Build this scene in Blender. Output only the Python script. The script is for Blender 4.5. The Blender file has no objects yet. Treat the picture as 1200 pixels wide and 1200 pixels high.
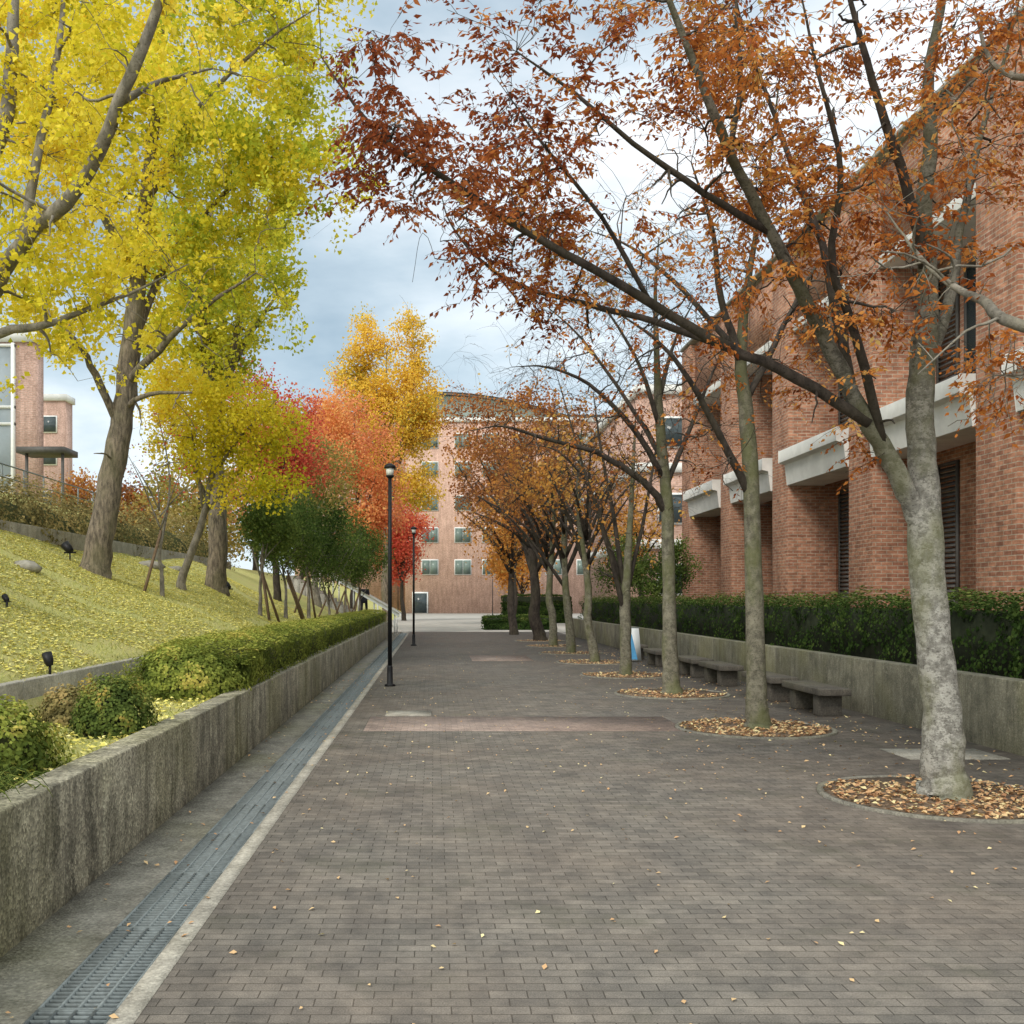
import bpy, math, random
import numpy as np
from mathutils import Vector, noise
rng=np.random.default_rng(7); random.seed(7)
S=bpy.context.scene; COL=S.collection
F=1200.; VX,VY=508.,702.; CH=1.6
def P(px,py,Y): return np.array([(px-VX)/F*Y, Y, CH+(VY-py)/F*Y])
WL={}
# ------------------------------------------------------------ materials
def newmat(name):
    m=bpy.data.materials.new(name); m.use_nodes=True; nt=m.node_tree
    for n in list(nt.nodes): nt.nodes.remove(n)
    out=nt.nodes.new('ShaderNodeOutputMaterial'); return m,nt,out
def N(nt,t,**k):
    n=nt.nodes.new(t)
    for a,b in k.items(): setattr(n,a,b)
    return n
def ramp(nt,fac,stops,interp='LINEAR'):
    r=nt.nodes.new('ShaderNodeValToRGB'); r.color_ramp.interpolation=interp
    e=r.color_ramp.elements
    while len(e)<len(stops): e.new(.5)
    for i,(p,c) in enumerate(stops):
        e[i].position=p; e[i].color=(*c,1) if len(c)==3 else c
    nt.links.new(fac,r.inputs[0]); return r.outputs[0]
def mapping(nt,scale=(1,1,1),src='Object'):
    tc=N(nt,'ShaderNodeTexCoord'); mp=N(nt,'ShaderNodeMapping'); mp.inputs['Scale'].default_value=scale
    nt.links.new(tc.outputs[src],mp.inputs[0]); return mp.outputs[0]
def tnoise(nt,vec,scale,detail=5,rough=.6):
    n=N(nt,'ShaderNodeTexNoise'); n.inputs['Scale'].default_value=scale; n.inputs['Detail'].default_value=detail; n.inputs['Roughness'].default_value=rough
    nt.links.new(vec,n.inputs['Vector']); return n.outputs[0]
def mix(nt,fac,a,b,mode='MIX'):
    m=N(nt,'ShaderNodeMix',data_type='RGBA',blend_type=mode)
    for s,v in ((0,fac),(6,a),(7,b)):
        if isinstance(v,(int,float)): m.inputs[s].default_value=v
        elif isinstance(v,tuple): m.inputs[s].default_value=(*v,1)
        else: nt.links.new(v,m.inputs[s])
    return m.outputs[2]
def pbsdf(nt,out,col,rough=.8,metal=0,bump=None,bs=.3,bd=.01,spec=.3):
    b=N(nt,'ShaderNodeBsdfPrincipled')
    if isinstance(col,tuple): b.inputs['Base Color'].default_value=(*col,1)
    else: nt.links.new(col,b.inputs['Base Color'])
    if isinstance(rough,(int,float)): b.inputs['Roughness'].default_value=rough
    else: nt.links.new(rough,b.inputs['Roughness'])
    b.inputs['Metallic'].default_value=metal; b.inputs['Specular IOR Level'].default_value=spec
    if bump is not None:
        bp=N(nt,'ShaderNodeBump'); bp.inputs['Strength'].default_value=bs; bp.inputs['Distance'].default_value=bd
        nt.links.new(bump,bp.inputs['Height']); nt.links.new(bp.outputs[0],b.inputs['Normal'])
    nt.links.new(b.outputs[0],out.inputs[0]); return b
def m_plain(name,c,rough=.7,metal=0,var=.25,sc=6):
    m,nt,out=newmat(name); v=mapping(nt); n=tnoise(nt,v,sc)
    col=ramp(nt,n,[(.3,tuple(x*(1-var) for x in c)),(.7,tuple(min(1,x*(1+var)) for x in c))])
    pbsdf(nt,out,col,rough,metal,n,.15,.005); return m
def m_concrete(name,c=(.36,.35,.31),dark=(.07,.065,.05),amount=.5,moss=.3,agg=0.,zs=.6):
    m,nt,out=newmat(name)
    v=mapping(nt); fine=tnoise(nt,v,45,6,.7); med=tnoise(nt,v,3,8,.65)
    st=tnoise(nt,mapping(nt,(3.5,3.5,zs)),1.6,8,.7)
    big=tnoise(nt,v,.8,3,.5)
    base=ramp(nt,med,[(.3,tuple(x*.66 for x in c)),(.48,c),(.68,tuple(min(1,x*1.3) for x in c))])
    col=base
    if amount>0:
        f=ramp(nt,st,[(.42,(0,0,0)),(.62,(amount,amount,amount))])
        col=mix(nt,f,base,dark)
        f3=ramp(nt,tnoise(nt,mapping(nt,(1,1,.8)),4.2,10,.8),[(.54,(0,0,0)),(.60,(amount,amount,amount))])
        col=mix(nt,f3,col,tuple(min(1,x*1.5) for x in c))
        f4=ramp(nt,tnoise(nt,mapping(nt,(1.2,1.2,.9)),3.1,10,.8),[(.55,(0,0,0)),(.64,(amount,amount,amount))])
        col=mix(nt,f4,col,dark)
    g=ramp(nt,big,[(.46,(0,0,0)),(.68,(moss,moss,moss))])
    col=mix(nt,g,col,(.19,.185,.08))
    h=fine
    if agg:
        vo=N(nt,'ShaderNodeTexVoronoi'); vo.inputs['Scale'].default_value=70; nt.links.new(v,vo.inputs['Vector'])
        sp=N(nt,'ShaderNodeSeparateColor'); nt.links.new(vo.outputs['Color'],sp.inputs[0])
        col=mix(nt,agg,col,mix(nt,1.,col,ramp(nt,sp.outputs[0],[(.0,(.5,.48,.44)),(.5,(.98,.95,.9)),(1,(1.6,1.56,1.46))]),'MULTIPLY'))
        h=mix(nt,.5,fine,vo.outputs[0])
    fr=ramp(nt,fine,[(.3,(.7,.7,.7)),(.6,(1.1,1.1,1.1))])
    col=mix(nt,1.0,col,fr,'MULTIPLY')
    pbsdf(nt,out,col,.9,0,mix(nt,.4,h,med),.7,.014); return m
def m_brick(name,c1,c2,mortar,bw=.23,rh=.075,ms=.008):
    m,nt,out=newmat(name)
    tc=N(nt,'ShaderNodeTexCoord'); sp=N(nt,'ShaderNodeSeparateXYZ'); nt.links.new(tc.outputs['Object'],sp.inputs[0])
    ad=N(nt,'ShaderNodeMath',operation='ADD'); nt.links.new(sp.outputs[0],ad.inputs[0]); nt.links.new(sp.outputs[1],ad.inputs[1])
    cb=N(nt,'ShaderNodeCombineXYZ'); nt.links.new(ad.outputs[0],cb.inputs[0]); nt.links.new(sp.outputs[2],cb.inputs[1])
    b=N(nt,'ShaderNodeTexBrick'); nt.links.new(cb.outputs[0],b.inputs['Vector'])
    b.inputs['Scale'].default_value=1; b.inputs['Brick Width'].default_value=bw; b.inputs['Row Height'].default_value=rh
    b.inputs['Mortar Size'].default_value=ms; b.inputs['Mortar Smooth'].default_value=.15; b.inputs['Bias'].default_value=-.1
    b.inputs['Color1'].default_value=(*c1,1); b.inputs['Color2'].default_value=(*c2,1); b.inputs['Mortar'].default_value=(*mortar,1)
    v=mapping(nt); big=tnoise(nt,v,.7,4,.6); fine=tnoise(nt,mapping(nt,(1,1,2.6)),6,3,.7)
    st=tnoise(nt,mapping(nt,(3,3,.4)),1.3,6,.65)
    w=ramp(nt,big,[(.3,(.84,.82,.80)),(.7,(1.12,1.11,1.1))])
    w2=ramp(nt,st,[(.35,(.78,.77,.75)),(.6,(1.03,1.03,1.03))])
    col=mix(nt,1.,mix(nt,1.,b.outputs[0],w,'MULTIPLY'),w2,'MULTIPLY')
    col=mix(nt,1.,col,ramp(nt,fine,[(.35,(.72,.70,.68)),(.65,(1.25,1.25,1.25))]),'MULTIPLY')
    inv=N(nt,'ShaderNodeMath',operation='SUBTRACT'); inv.inputs[0].default_value=1; nt.links.new(b.outputs['Fac'],inv.inputs[1])
    pbsdf(nt,out,col,.85,0,inv.outputs[0],.5,.008); return m
def m_paver(name,c1,c2,mortar,tint=(.15,.10,.075),mossk=.55):
    m,nt,out=newmat(name)
    tc=N(nt,'ShaderNodeTexCoord')
    wob=N(nt,'ShaderNodeTexNoise'); wob.inputs['Scale'].default_value=1.5; nt.links.new(tc.outputs['Object'],wob.inputs['Vector'])
    vv=N(nt,'ShaderNodeVectorMath',operation='MULTIPLY_ADD'); nt.links.new(wob.outputs[1],vv.inputs[0]); vv.inputs[1].default_value=(.016,.016,0); nt.links.new(tc.outputs['Object'],vv.inputs[2])
    b=N(nt,'ShaderNodeTexBrick'); nt.links.new(vv.outputs[0],b.inputs['Vector'])
    b.inputs['Scale'].default_value=1; b.inputs['Brick Width'].default_value=.155; b.inputs['Row Height'].default_value=.079
    b.inputs['Mortar Size'].default_value=.0038; b.inputs['Mortar Smooth'].default_value=.6; b.inputs['Bias'].default_value=-.1
    b.inputs['Color1'].default_value=(*c1,1); b.inputs['Color2'].default_value=(*c2,1); b.inputs['Mortar'].default_value=(*mortar,1)
    v=mapping(nt); big=tnoise(nt,v,.45,5,.6); med=tnoise(nt,v,2.3,6,.65); fine=tnoise(nt,v,150,3,.7); pat=tnoise(nt,v,9,5,.7)
    col=mix(nt,ramp(nt,big,[(.40,(0,0,0)),(.60,(.6,.6,.6))]),b.outputs[0],mix(nt,.5,b.outputs[0],tint))
    col=mix(nt,1.,col,ramp(nt,med,[(.3,(.68,.68,.70)),(.7,(1.28,1.26,1.23))]),'MULTIPLY')
    col=mix(nt,1.,col,ramp(nt,pat,[(.3,(.78,.78,.78)),(.7,(1.22,1.2,1.18))]),'MULTIPLY')
    col=mix(nt,1.,col,ramp(nt,fine,[(.3,(.6,.6,.6)),(.7,(1.4,1.4,1.4))]),'MULTIPLY')
    moss=ramp(nt,tnoise(nt,v,1.1,7,.7),[(.54,(0,0,0)),(.72,(mossk,)*3)])
    col=mix(nt,moss,col,(.085,.085,.058))
    inv=N(nt,'ShaderNodeMath',operation='SUBTRACT'); inv.inputs[0].default_value=1; nt.links.new(b.outputs['Fac'],inv.inputs[1])
    h=mix(nt,.35,inv.outputs[0],fine)
    pbsdf(nt,out,col,ramp(nt,med,[(.3,(.66,.66,.66)),(.7,(.92,.92,.92))]),0,h,.5,.005,spec=.3); return m
def m_bark(name,light,dark,moss=(.09,.10,.03),mossamt=.5,zs=.5,sc=10,blotch=0.,ztop=None):
    m,nt,out=newmat(name)
    v=mapping(nt,(1,1,zs)); n=tnoise(nt,v,sc,8,.7); b=tnoise(nt,mapping(nt,(1,1,.5)),2.2,5,.6)
    vo=N(nt,'ShaderNodeTexVoronoi'); vo.inputs['Scale'].default_value=26; nt.links.new(mapping(nt,(1,1,1.8)),vo.inputs['Vector'])
    col=ramp(nt,n,[(.36,dark),(.5,tuple((a+c)/2 for a,c in zip(light,dark))),(.62,light)])
    if blotch:
        bl=ramp(nt,tnoise(nt,mapping(nt,(1,1,1.3)),9,8,.8),[(.48,(0,0,0)),(.54,(blotch,)*3)])
        col=mix(nt,bl,col,tuple(min(1,x*1.4) for x in light))
        b2=ramp(nt,tnoise(nt,mapping(nt,(1.1,1.1,1.9)),14,8,.8),[(.53,(0,0,0)),(.59,(blotch,)*3)])
        col=mix(nt,b2,col,dark)
    col=mix(nt,ramp(nt,vo.outputs[0],[(.12,(.6,.6,.6)),(.28,(0,0,0))]),col,tuple(x*.4 for x in dark))
    col=mix(nt,ramp(nt,b,[(.46,(0,0,0)),(.60,(mossamt,)*3)]),col,moss)
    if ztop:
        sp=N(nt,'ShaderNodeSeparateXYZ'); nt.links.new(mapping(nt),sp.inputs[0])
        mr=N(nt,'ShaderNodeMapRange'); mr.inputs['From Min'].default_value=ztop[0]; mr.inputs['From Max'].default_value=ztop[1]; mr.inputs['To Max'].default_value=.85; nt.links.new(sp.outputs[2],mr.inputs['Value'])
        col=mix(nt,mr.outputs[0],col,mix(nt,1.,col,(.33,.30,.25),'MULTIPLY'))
    pbsdf(nt,out,col,.92,0,n,.8,.02); return m
def m_leaf(name,stops,trans=.4):
    m,nt,out=newmat(name)
    at=N(nt,'ShaderNodeAttribute',attribute_name='lv'); col=ramp(nt,at.outputs['Fac'],stops)
    d=N(nt,'ShaderNodeBsdfDiffuse'); t=N(nt,'ShaderNodeBsdfTranslucent')
    nt.links.new(col,d.inputs[0]); nt.links.new(col,t.inputs[0])
    a=N(nt,'ShaderNodeMixShader'); a.inputs[0].default_value=trans; nt.links.new(d.outputs[0],a.inputs[1]); nt.links.new(t.outputs[0],a.inputs[2])
    nt.links.new(a.outputs[0],out.inputs[0]); return m

M={}
M['paver']=m_paver('paver',(.178,.164,.147),(.120,.112,.102),(.054,.050,.043),(.175,.138,.112))
M['paver_red']=m_paver('paver_red',(.34,.27,.24),(.27,.215,.19),(.14,.12,.105),(.30,.225,.19),.2)
M['plaza']=m_plain('plaza',(.36,.345,.32),.9,0,.15,1)
M['conc']=m_concrete('conc',(.33,.31,.245),(.062,.058,.045),.72,.45,.8)
M['conc_flat']=m_concrete('conc_flat',(.24,.228,.20),(.09,.085,.072),.4,.3,.4)
M['conc_right']=m_concrete('conc_right',(.21,.20,.155),(.06,.058,.045),.55,.5,.3)
M['conc_light']=m_concrete('conc_light',(.36,.34,.30),(.15,.14,.12),.3,.15,.3)
M['conc_white']=m_plain('conc_white',(.66,.655,.63),.8,0,.13,2.2)
M['bench']=m_concrete('bench',(.11,.098,.085),(.04,.04,.035),.3,.2,.3)
M['brick']=m_brick('brick',(.475,.235,.15),(.285,.125,.082),(.43,.36,.285),.225,.08,.008)
M['brick_far']=m_brick('brick_far',(.58,.385,.32),(.50,.32,.26),(.58,.44,.38),.3,.12,.01)
M['steel']=m_plain('steel',(.185,.21,.215),.65,0,.25,30)
M['black']=m_plain('black',(.014,.014,.016),.5,.2,.2,10)
M['dark']=m_plain('dark',(.014,.015,.014),.95,0,.4,5)
M['louver']=m_plain('louver',(.085,.08,.075),.6,.1,.2,5)
M['glass']=m_plain('glass',(.05,.065,.07),.12,0,.3,.6)
M['glass_green']=m_plain('glass_green',(.13,.17,.15),.15,0,.35,.6)
M['curtain_glass']=m_plain('curtain_glass',(.30,.34,.37),.15,0,.2,.6)
M['white']=m_plain('white',(.7,.7,.68),.6,0,.06,3)
M['sign_white']=m_plain('sign_white',(.75,.78,.8),.5,0,.03,3)
M['blue']=m_plain('blue',(.08,.30,.55),.5,0,.05,3)
M['roof']=m_plain('roof',(.26,.31,.28),.7,0,.12,.5)
M['lens']=m_plain('lens',(.75,.75,.7),.3,0,.03,3)
M['rock']=m_plain('rock',(.25,.235,.20),.9,0,.4,9)
M['wood']=m_plain('wood',(.15,.10,.06),.85,0,.3,15)
M['soil']=m_plain('soil',(.16,.115,.08),.95,0,.5,20)
M['cloth']=m_plain('cloth',(.015,.016,.02),.9,0,.2,10)
M['skin']=m_plain('skin',(.45,.27,.19),.6,0,.05,5)
M['hair']=m_plain('hair',(.012,.01,.009),.6,0,.1,5)
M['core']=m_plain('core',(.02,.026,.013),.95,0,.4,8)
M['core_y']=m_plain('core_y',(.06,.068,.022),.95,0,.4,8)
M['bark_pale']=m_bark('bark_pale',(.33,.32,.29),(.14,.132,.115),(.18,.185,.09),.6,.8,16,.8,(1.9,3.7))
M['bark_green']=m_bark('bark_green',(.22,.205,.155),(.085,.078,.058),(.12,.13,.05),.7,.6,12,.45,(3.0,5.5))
M['bark_dark']=m_bark('bark_dark',(.075,.06,.05),(.024,.019,.016),(.06,.055,.03),.3)
M['bark_ginkgo']=m_bark('bark_ginkgo',(.27,.22,.165),(.055,.046,.037),(.13,.125,.06),.4,.22,18)
M['bark_grey']=m_bark('bark_grey',(.28,.25,.21),(.11,.098,.08),(.14,.13,.07),.3)
def hillmat():
    m,nt,out=newmat('hill'); v=mapping(nt)
    a=tnoise(nt,v,2.2,8,.7); b=tnoise(nt,v,30,5,.75); c=tnoise(nt,v,.35,4,.5)
    col=ramp(nt,b,[(.3,(.27,.27,.075)),(.5,(.47,.46,.16)),(.7,(.62,.58,.22))])
    col=mix(nt,ramp(nt,a,[(.45,(0,0,0)),(.68,(.6,.6,.6))]),col,(.46,.37,.18))
    col=mix(nt,ramp(nt,c,[(.5,(0,0,0)),(.7,(.35,.35,.35))]),col,(.26,.29,.09))
    pbsdf(nt,out,col,.95,0,b,.8,.03); return m
M['hill']=hillmat()
M['ground']=m_plain('ground_mat',(.14,.14,.09),.95,0,.3,.2)
L_=m_leaf
M['l_ginkgo']=L_('l_ginkgo',[(0,(.42,.42,.03)),(.25,(.68,.60,.04)),(.55,(.88,.73,.06)),(.85,(.95,.80,.12)),(1,(.86,.60,.05))],.5)
M['l_ginkgo_green']=L_('l_ginkgo_green',[(0,(.30,.38,.04)),(.35,(.52,.55,.06)),(.7,(.80,.73,.07)),(1,(.92,.78,.10))],.5)
M['l_ginkgo_far']=L_('l_ginkgo_far',[(0,(.44,.40,.07)),(.35,(.80,.54,.07)),(1,(.92,.66,.13))],.45)
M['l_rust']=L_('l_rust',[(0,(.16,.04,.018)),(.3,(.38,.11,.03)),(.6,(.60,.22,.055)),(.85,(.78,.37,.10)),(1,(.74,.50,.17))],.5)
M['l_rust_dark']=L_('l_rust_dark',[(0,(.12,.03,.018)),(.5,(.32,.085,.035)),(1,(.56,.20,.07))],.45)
M['l_orange']=L_('l_orange',[(0,(.34,.13,.03)),(.5,(.66,.30,.07)),(1,(.84,.54,.14))],.45)
M['l_brown']=L_('l_brown',[(0,(.18,.065,.03)),(.5,(.40,.16,.055)),(.85,(.62,.29,.08)),(1,(.68,.48,.15))],.45)
M['l_coral']=L_('l_coral',[(0,(.55,.18,.09)),(.5,(.82,.34,.14)),(1,(.90,.56,.20))],.48)
M['l_red']=L_('l_red',[(0,(.42,.06,.04)),(.5,(.70,.14,.09)),(1,(.85,.34,.14))],.48)
M['l_olive']=L_('l_olive',[(0,(.18,.19,.05)),(.5,(.38,.31,.09)),(1,(.60,.40,.13))],.4)
M['l_green']=L_('l_green',[(0,(.03,.055,.016)),(.5,(.09,.14,.035)),(1,(.22,.28,.07))],.35)
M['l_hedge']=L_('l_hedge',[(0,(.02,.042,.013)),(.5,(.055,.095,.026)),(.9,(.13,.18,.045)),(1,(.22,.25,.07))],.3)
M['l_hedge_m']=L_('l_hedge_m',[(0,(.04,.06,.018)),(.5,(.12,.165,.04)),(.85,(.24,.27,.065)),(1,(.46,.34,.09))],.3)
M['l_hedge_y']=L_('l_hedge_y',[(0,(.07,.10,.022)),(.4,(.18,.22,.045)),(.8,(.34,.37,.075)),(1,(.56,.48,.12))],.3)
M['l_brush']=L_('l_brush',[(0,(.11,.095,.04)),(.5,(.26,.22,.09)),(1,(.44,.33,.14))],.3)
M['litter_y']=L_('litter_y',[(0,(.56,.50,.12)),(.5,(.74,.66,.17)),(1,(.88,.80,.34))],.1)
M['litter_b']=L_('litter_b',[(0,(.36,.18,.10)),(.5,(.60,.36,.19)),(.8,(.76,.55,.30)),(1,(.86,.76,.42))],.1)
M['grass']=L_('grass',[(0,(.22,.25,.07)),(.5,(.42,.42,.13)),(1,(.58,.54,.2))],.3)

# ------------------------------------------------------------ mesh helpers
class MB:
    def __init__(s): s.V=[]; s.Fq=[]; s.n=0; s.lv=[]
    def add(s,V,Fs,lv=None):
        V=np.asarray(V,float).reshape(-1,3); s.V.append(V)
        for f in Fs: s.Fq.append(np.asarray(f,int)+s.n)
        s.n+=len(V)
        if lv is not None: s.lv.append(lv)
        return s
    def box(s,x0,x1,y0,y1,z0,z1):
        V=[(x,y,z) for z in (z0,z1) for y in (y0,y1) for x in (x0,x1)]
        return s.add(V,[np.array([(0,2,3,1),(4,5,7,6),(0,1,5,4),(1,3,7,5),(3,2,6,7),(2,0,4,6)])])
    def prism(s,poly,axis,a,b):
        n=len(poly); V=[]
        for t in (a,b):
            for u,v in poly:
                V.append({'x':(t,u,v),'y':(u,t,v),'z':(u,v,t)}[axis])
        F_=[np.array([list(range(n))]),np.array([list(range(n,2*n))[::-1]]),np.array([(i,(i+1)%n,(i+1)%n+n,i+n) for i in range(n)])]
        return s.add(V,F_)
    def lathe(s,c,prof,k=16):
        n=len(prof); a=np.linspace(0,2*np.pi,k,endpoint=False)
        V=[(c[0]+r*math.cos(t),c[1]+r*math.sin(t),c[2]+z) for r,z in prof for t in a]
        q=[(i*k+j,i*k+(j+1)%k,(i+1)*k+(j+1)%k,(i+1)*k+j) for i in range(n-1) for j in range(k)]
        return s.add(V,[np.array(q),np.array([list(range(k))[::-1]]),np.array([list(range((n-1)*k,n*k))])])
    def tubes(s,pts,rad,sides=6,cap=False):
        pts=np.asarray(pts,float); rad=np.asarray(rad,float)
        if pts.ndim==2: pts=pts[None]; rad=rad[None]
        B,n,_=pts.shape
        T=np.gradient(pts,axis=1); T/=np.linalg.norm(T,axis=2,keepdims=True)+1e-9
        ref=np.tile(np.array([.31,.95,.05]),(B,1)); d=np.abs((T[:,0]*ref).sum(1))>.9; ref[d]=(1,0,0)
        U=np.zeros_like(pts); u=ref
        for i in range(n):
            u=u-(u*T[:,i]).sum(1)[:,None]*T[:,i]; u=u/(np.linalg.norm(u,axis=1)[:,None]+1e-9); U[:,i]=u
        W=np.cross(T,U); a=np.linspace(0,2*np.pi,sides,endpoint=False)
        R=pts[:,:,None,:]+rad[:,:,None,None]*(np.cos(a)[None,None,:,None]*U[:,:,None,:]+np.sin(a)[None,None,:,None]*W[:,:,None,:])
        idx=np.arange(B*n*sides).reshape(B,n,sides); nx=np.roll(idx,-1,axis=2)
        q=np.stack([idx[:,:-1],nx[:,:-1],nx[:,1:],idx[:,1:]],-1).reshape(-1,4)
        fs=[q]
        if cap: fs+= [idx[:,0,::-1].reshape(-1,sides),idx[:,-1].reshape(-1,sides)]
        return s.add(R.reshape(-1,3),fs)
    def build(s,name,mat,parent=None,smooth=False,bevel=0):
        V=np.concatenate(s.V) if s.V else np.zeros((0,3))
        off=WL[parent.name] if parent is not None else np.zeros(3)
        V=V-off
        me=bpy.data.meshes.new(name); me.vertices.add(len(V)); me.vertices.foreach_set('co',V.astype(np.float32).ravel())
        loops=np.concatenate([f.ravel() for f in s.Fq]); tot=np.concatenate([np.full(len(f),f.shape[1]) for f in s.Fq])
        st=np.concatenate([[0],np.cumsum(tot)[:-1]])
        me.loops.add(len(loops)); me.loops.foreach_set('vertex_index',loops.astype(np.int32))
        me.polygons.add(len(tot)); me.polygons.foreach_set('loop_start',st.astype(np.int32))
        if smooth: me.polygons.foreach_set('use_smooth',np.ones(len(tot),bool))
        me.update(calc_edges=True)
        if s.lv:
            a=me.attributes.new('lv','FLOAT','FACE'); a.data.foreach_set('value',np.concatenate(s.lv).astype(np.float32))
        me.materials.append(mat)
        o=bpy.data.objects.new(name,me); COL.objects.link(o)
        if parent is not None: o.parent=parent
        WL[o.name]=off
        if bevel:
            b=o.modifiers.new('bevel','BEVEL'); b.width=bevel; b.segments=2; b.limit_method='ANGLE'
        return o
def tag(o,label,cat,group=None,kind=None):
    if label: o['label']=label
    if cat: o['category']=cat
    if group: o['group']=group
    if kind: o['kind']=kind
    return o
def thing(name,label,cat,loc=(0,0,0),group=None):
    o=bpy.data.objects.new(name,None); o.empty_display_size=.2; COL.objects.link(o); o.location=loc
    WL[o.name]=np.array(loc,float); return tag(o,label,cat,group)
def struct(name,mb,mat,label,cat,smooth=False):
    o=mb.build(name,mat,None,smooth); return tag(o,label,cat,None,'structure')
def rdir(n):
    v=rng.normal(size=(n,3)); return v/np.linalg.norm(v,axis=1)[:,None]
def leaves(mb,C,size,lv,fan=False,droop=.3,asp=.45,normal=None,dirs=None):
    n=len(C); d=rdir(n)
    if dirs is not None: d=dirs+.45*d
    d[:,2]-=droop; d/=np.linalg.norm(d,axis=1)[:,None]
    nn=rdir(n) if normal is None else normal+.45*rdir(n)
    if normal is not None:
        d=d-(d*nn).sum(1)[:,None]*nn/((nn*nn).sum(1)[:,None]); d/=np.linalg.norm(d,axis=1)[:,None]+1e-9
    w=np.cross(d,nn); w/=np.linalg.norm(w,axis=1)[:,None]+1e-9
    s=(size*rng.uniform(.6,1.3,n))[:,None]; k=.72 if fan else .42
    up=np.cross(w,d)*s*.08
    o=d*s*(.5 if dirs is not None else 0)
    V=np.stack([C+o-d*s*.5, C+o+d*s*(k-.5)+w*s*asp+up, C+o+d*s*.5-up, C+o+d*s*(k-.5)-w*s*asp+up],1)
    q=np.arange(4*n).reshape(n,4); mb.add(V.reshape(-1,3),[q],np.clip(lv,0,1))
def smoothline(pts,sub=4,wob=0.0):
    pts=np.asarray(pts,float); n=len(pts); out=[]
    p=np.vstack([2*pts[0]-pts[1],pts,2*pts[-1]-pts[-2]])
    for i in range(n-1):
        for j in range(sub):
            t=j/sub; a,b,c,d=p[i],p[i+1],p[i+2],p[i+3]
            out.append(.5*((2*b)+(-a+c)*t+(2*a-5*b+4*c-d)*t*t+(-a+3*b-3*c+d)*t**3))
    out.append(pts[-1]); return np.array(out)
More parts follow.
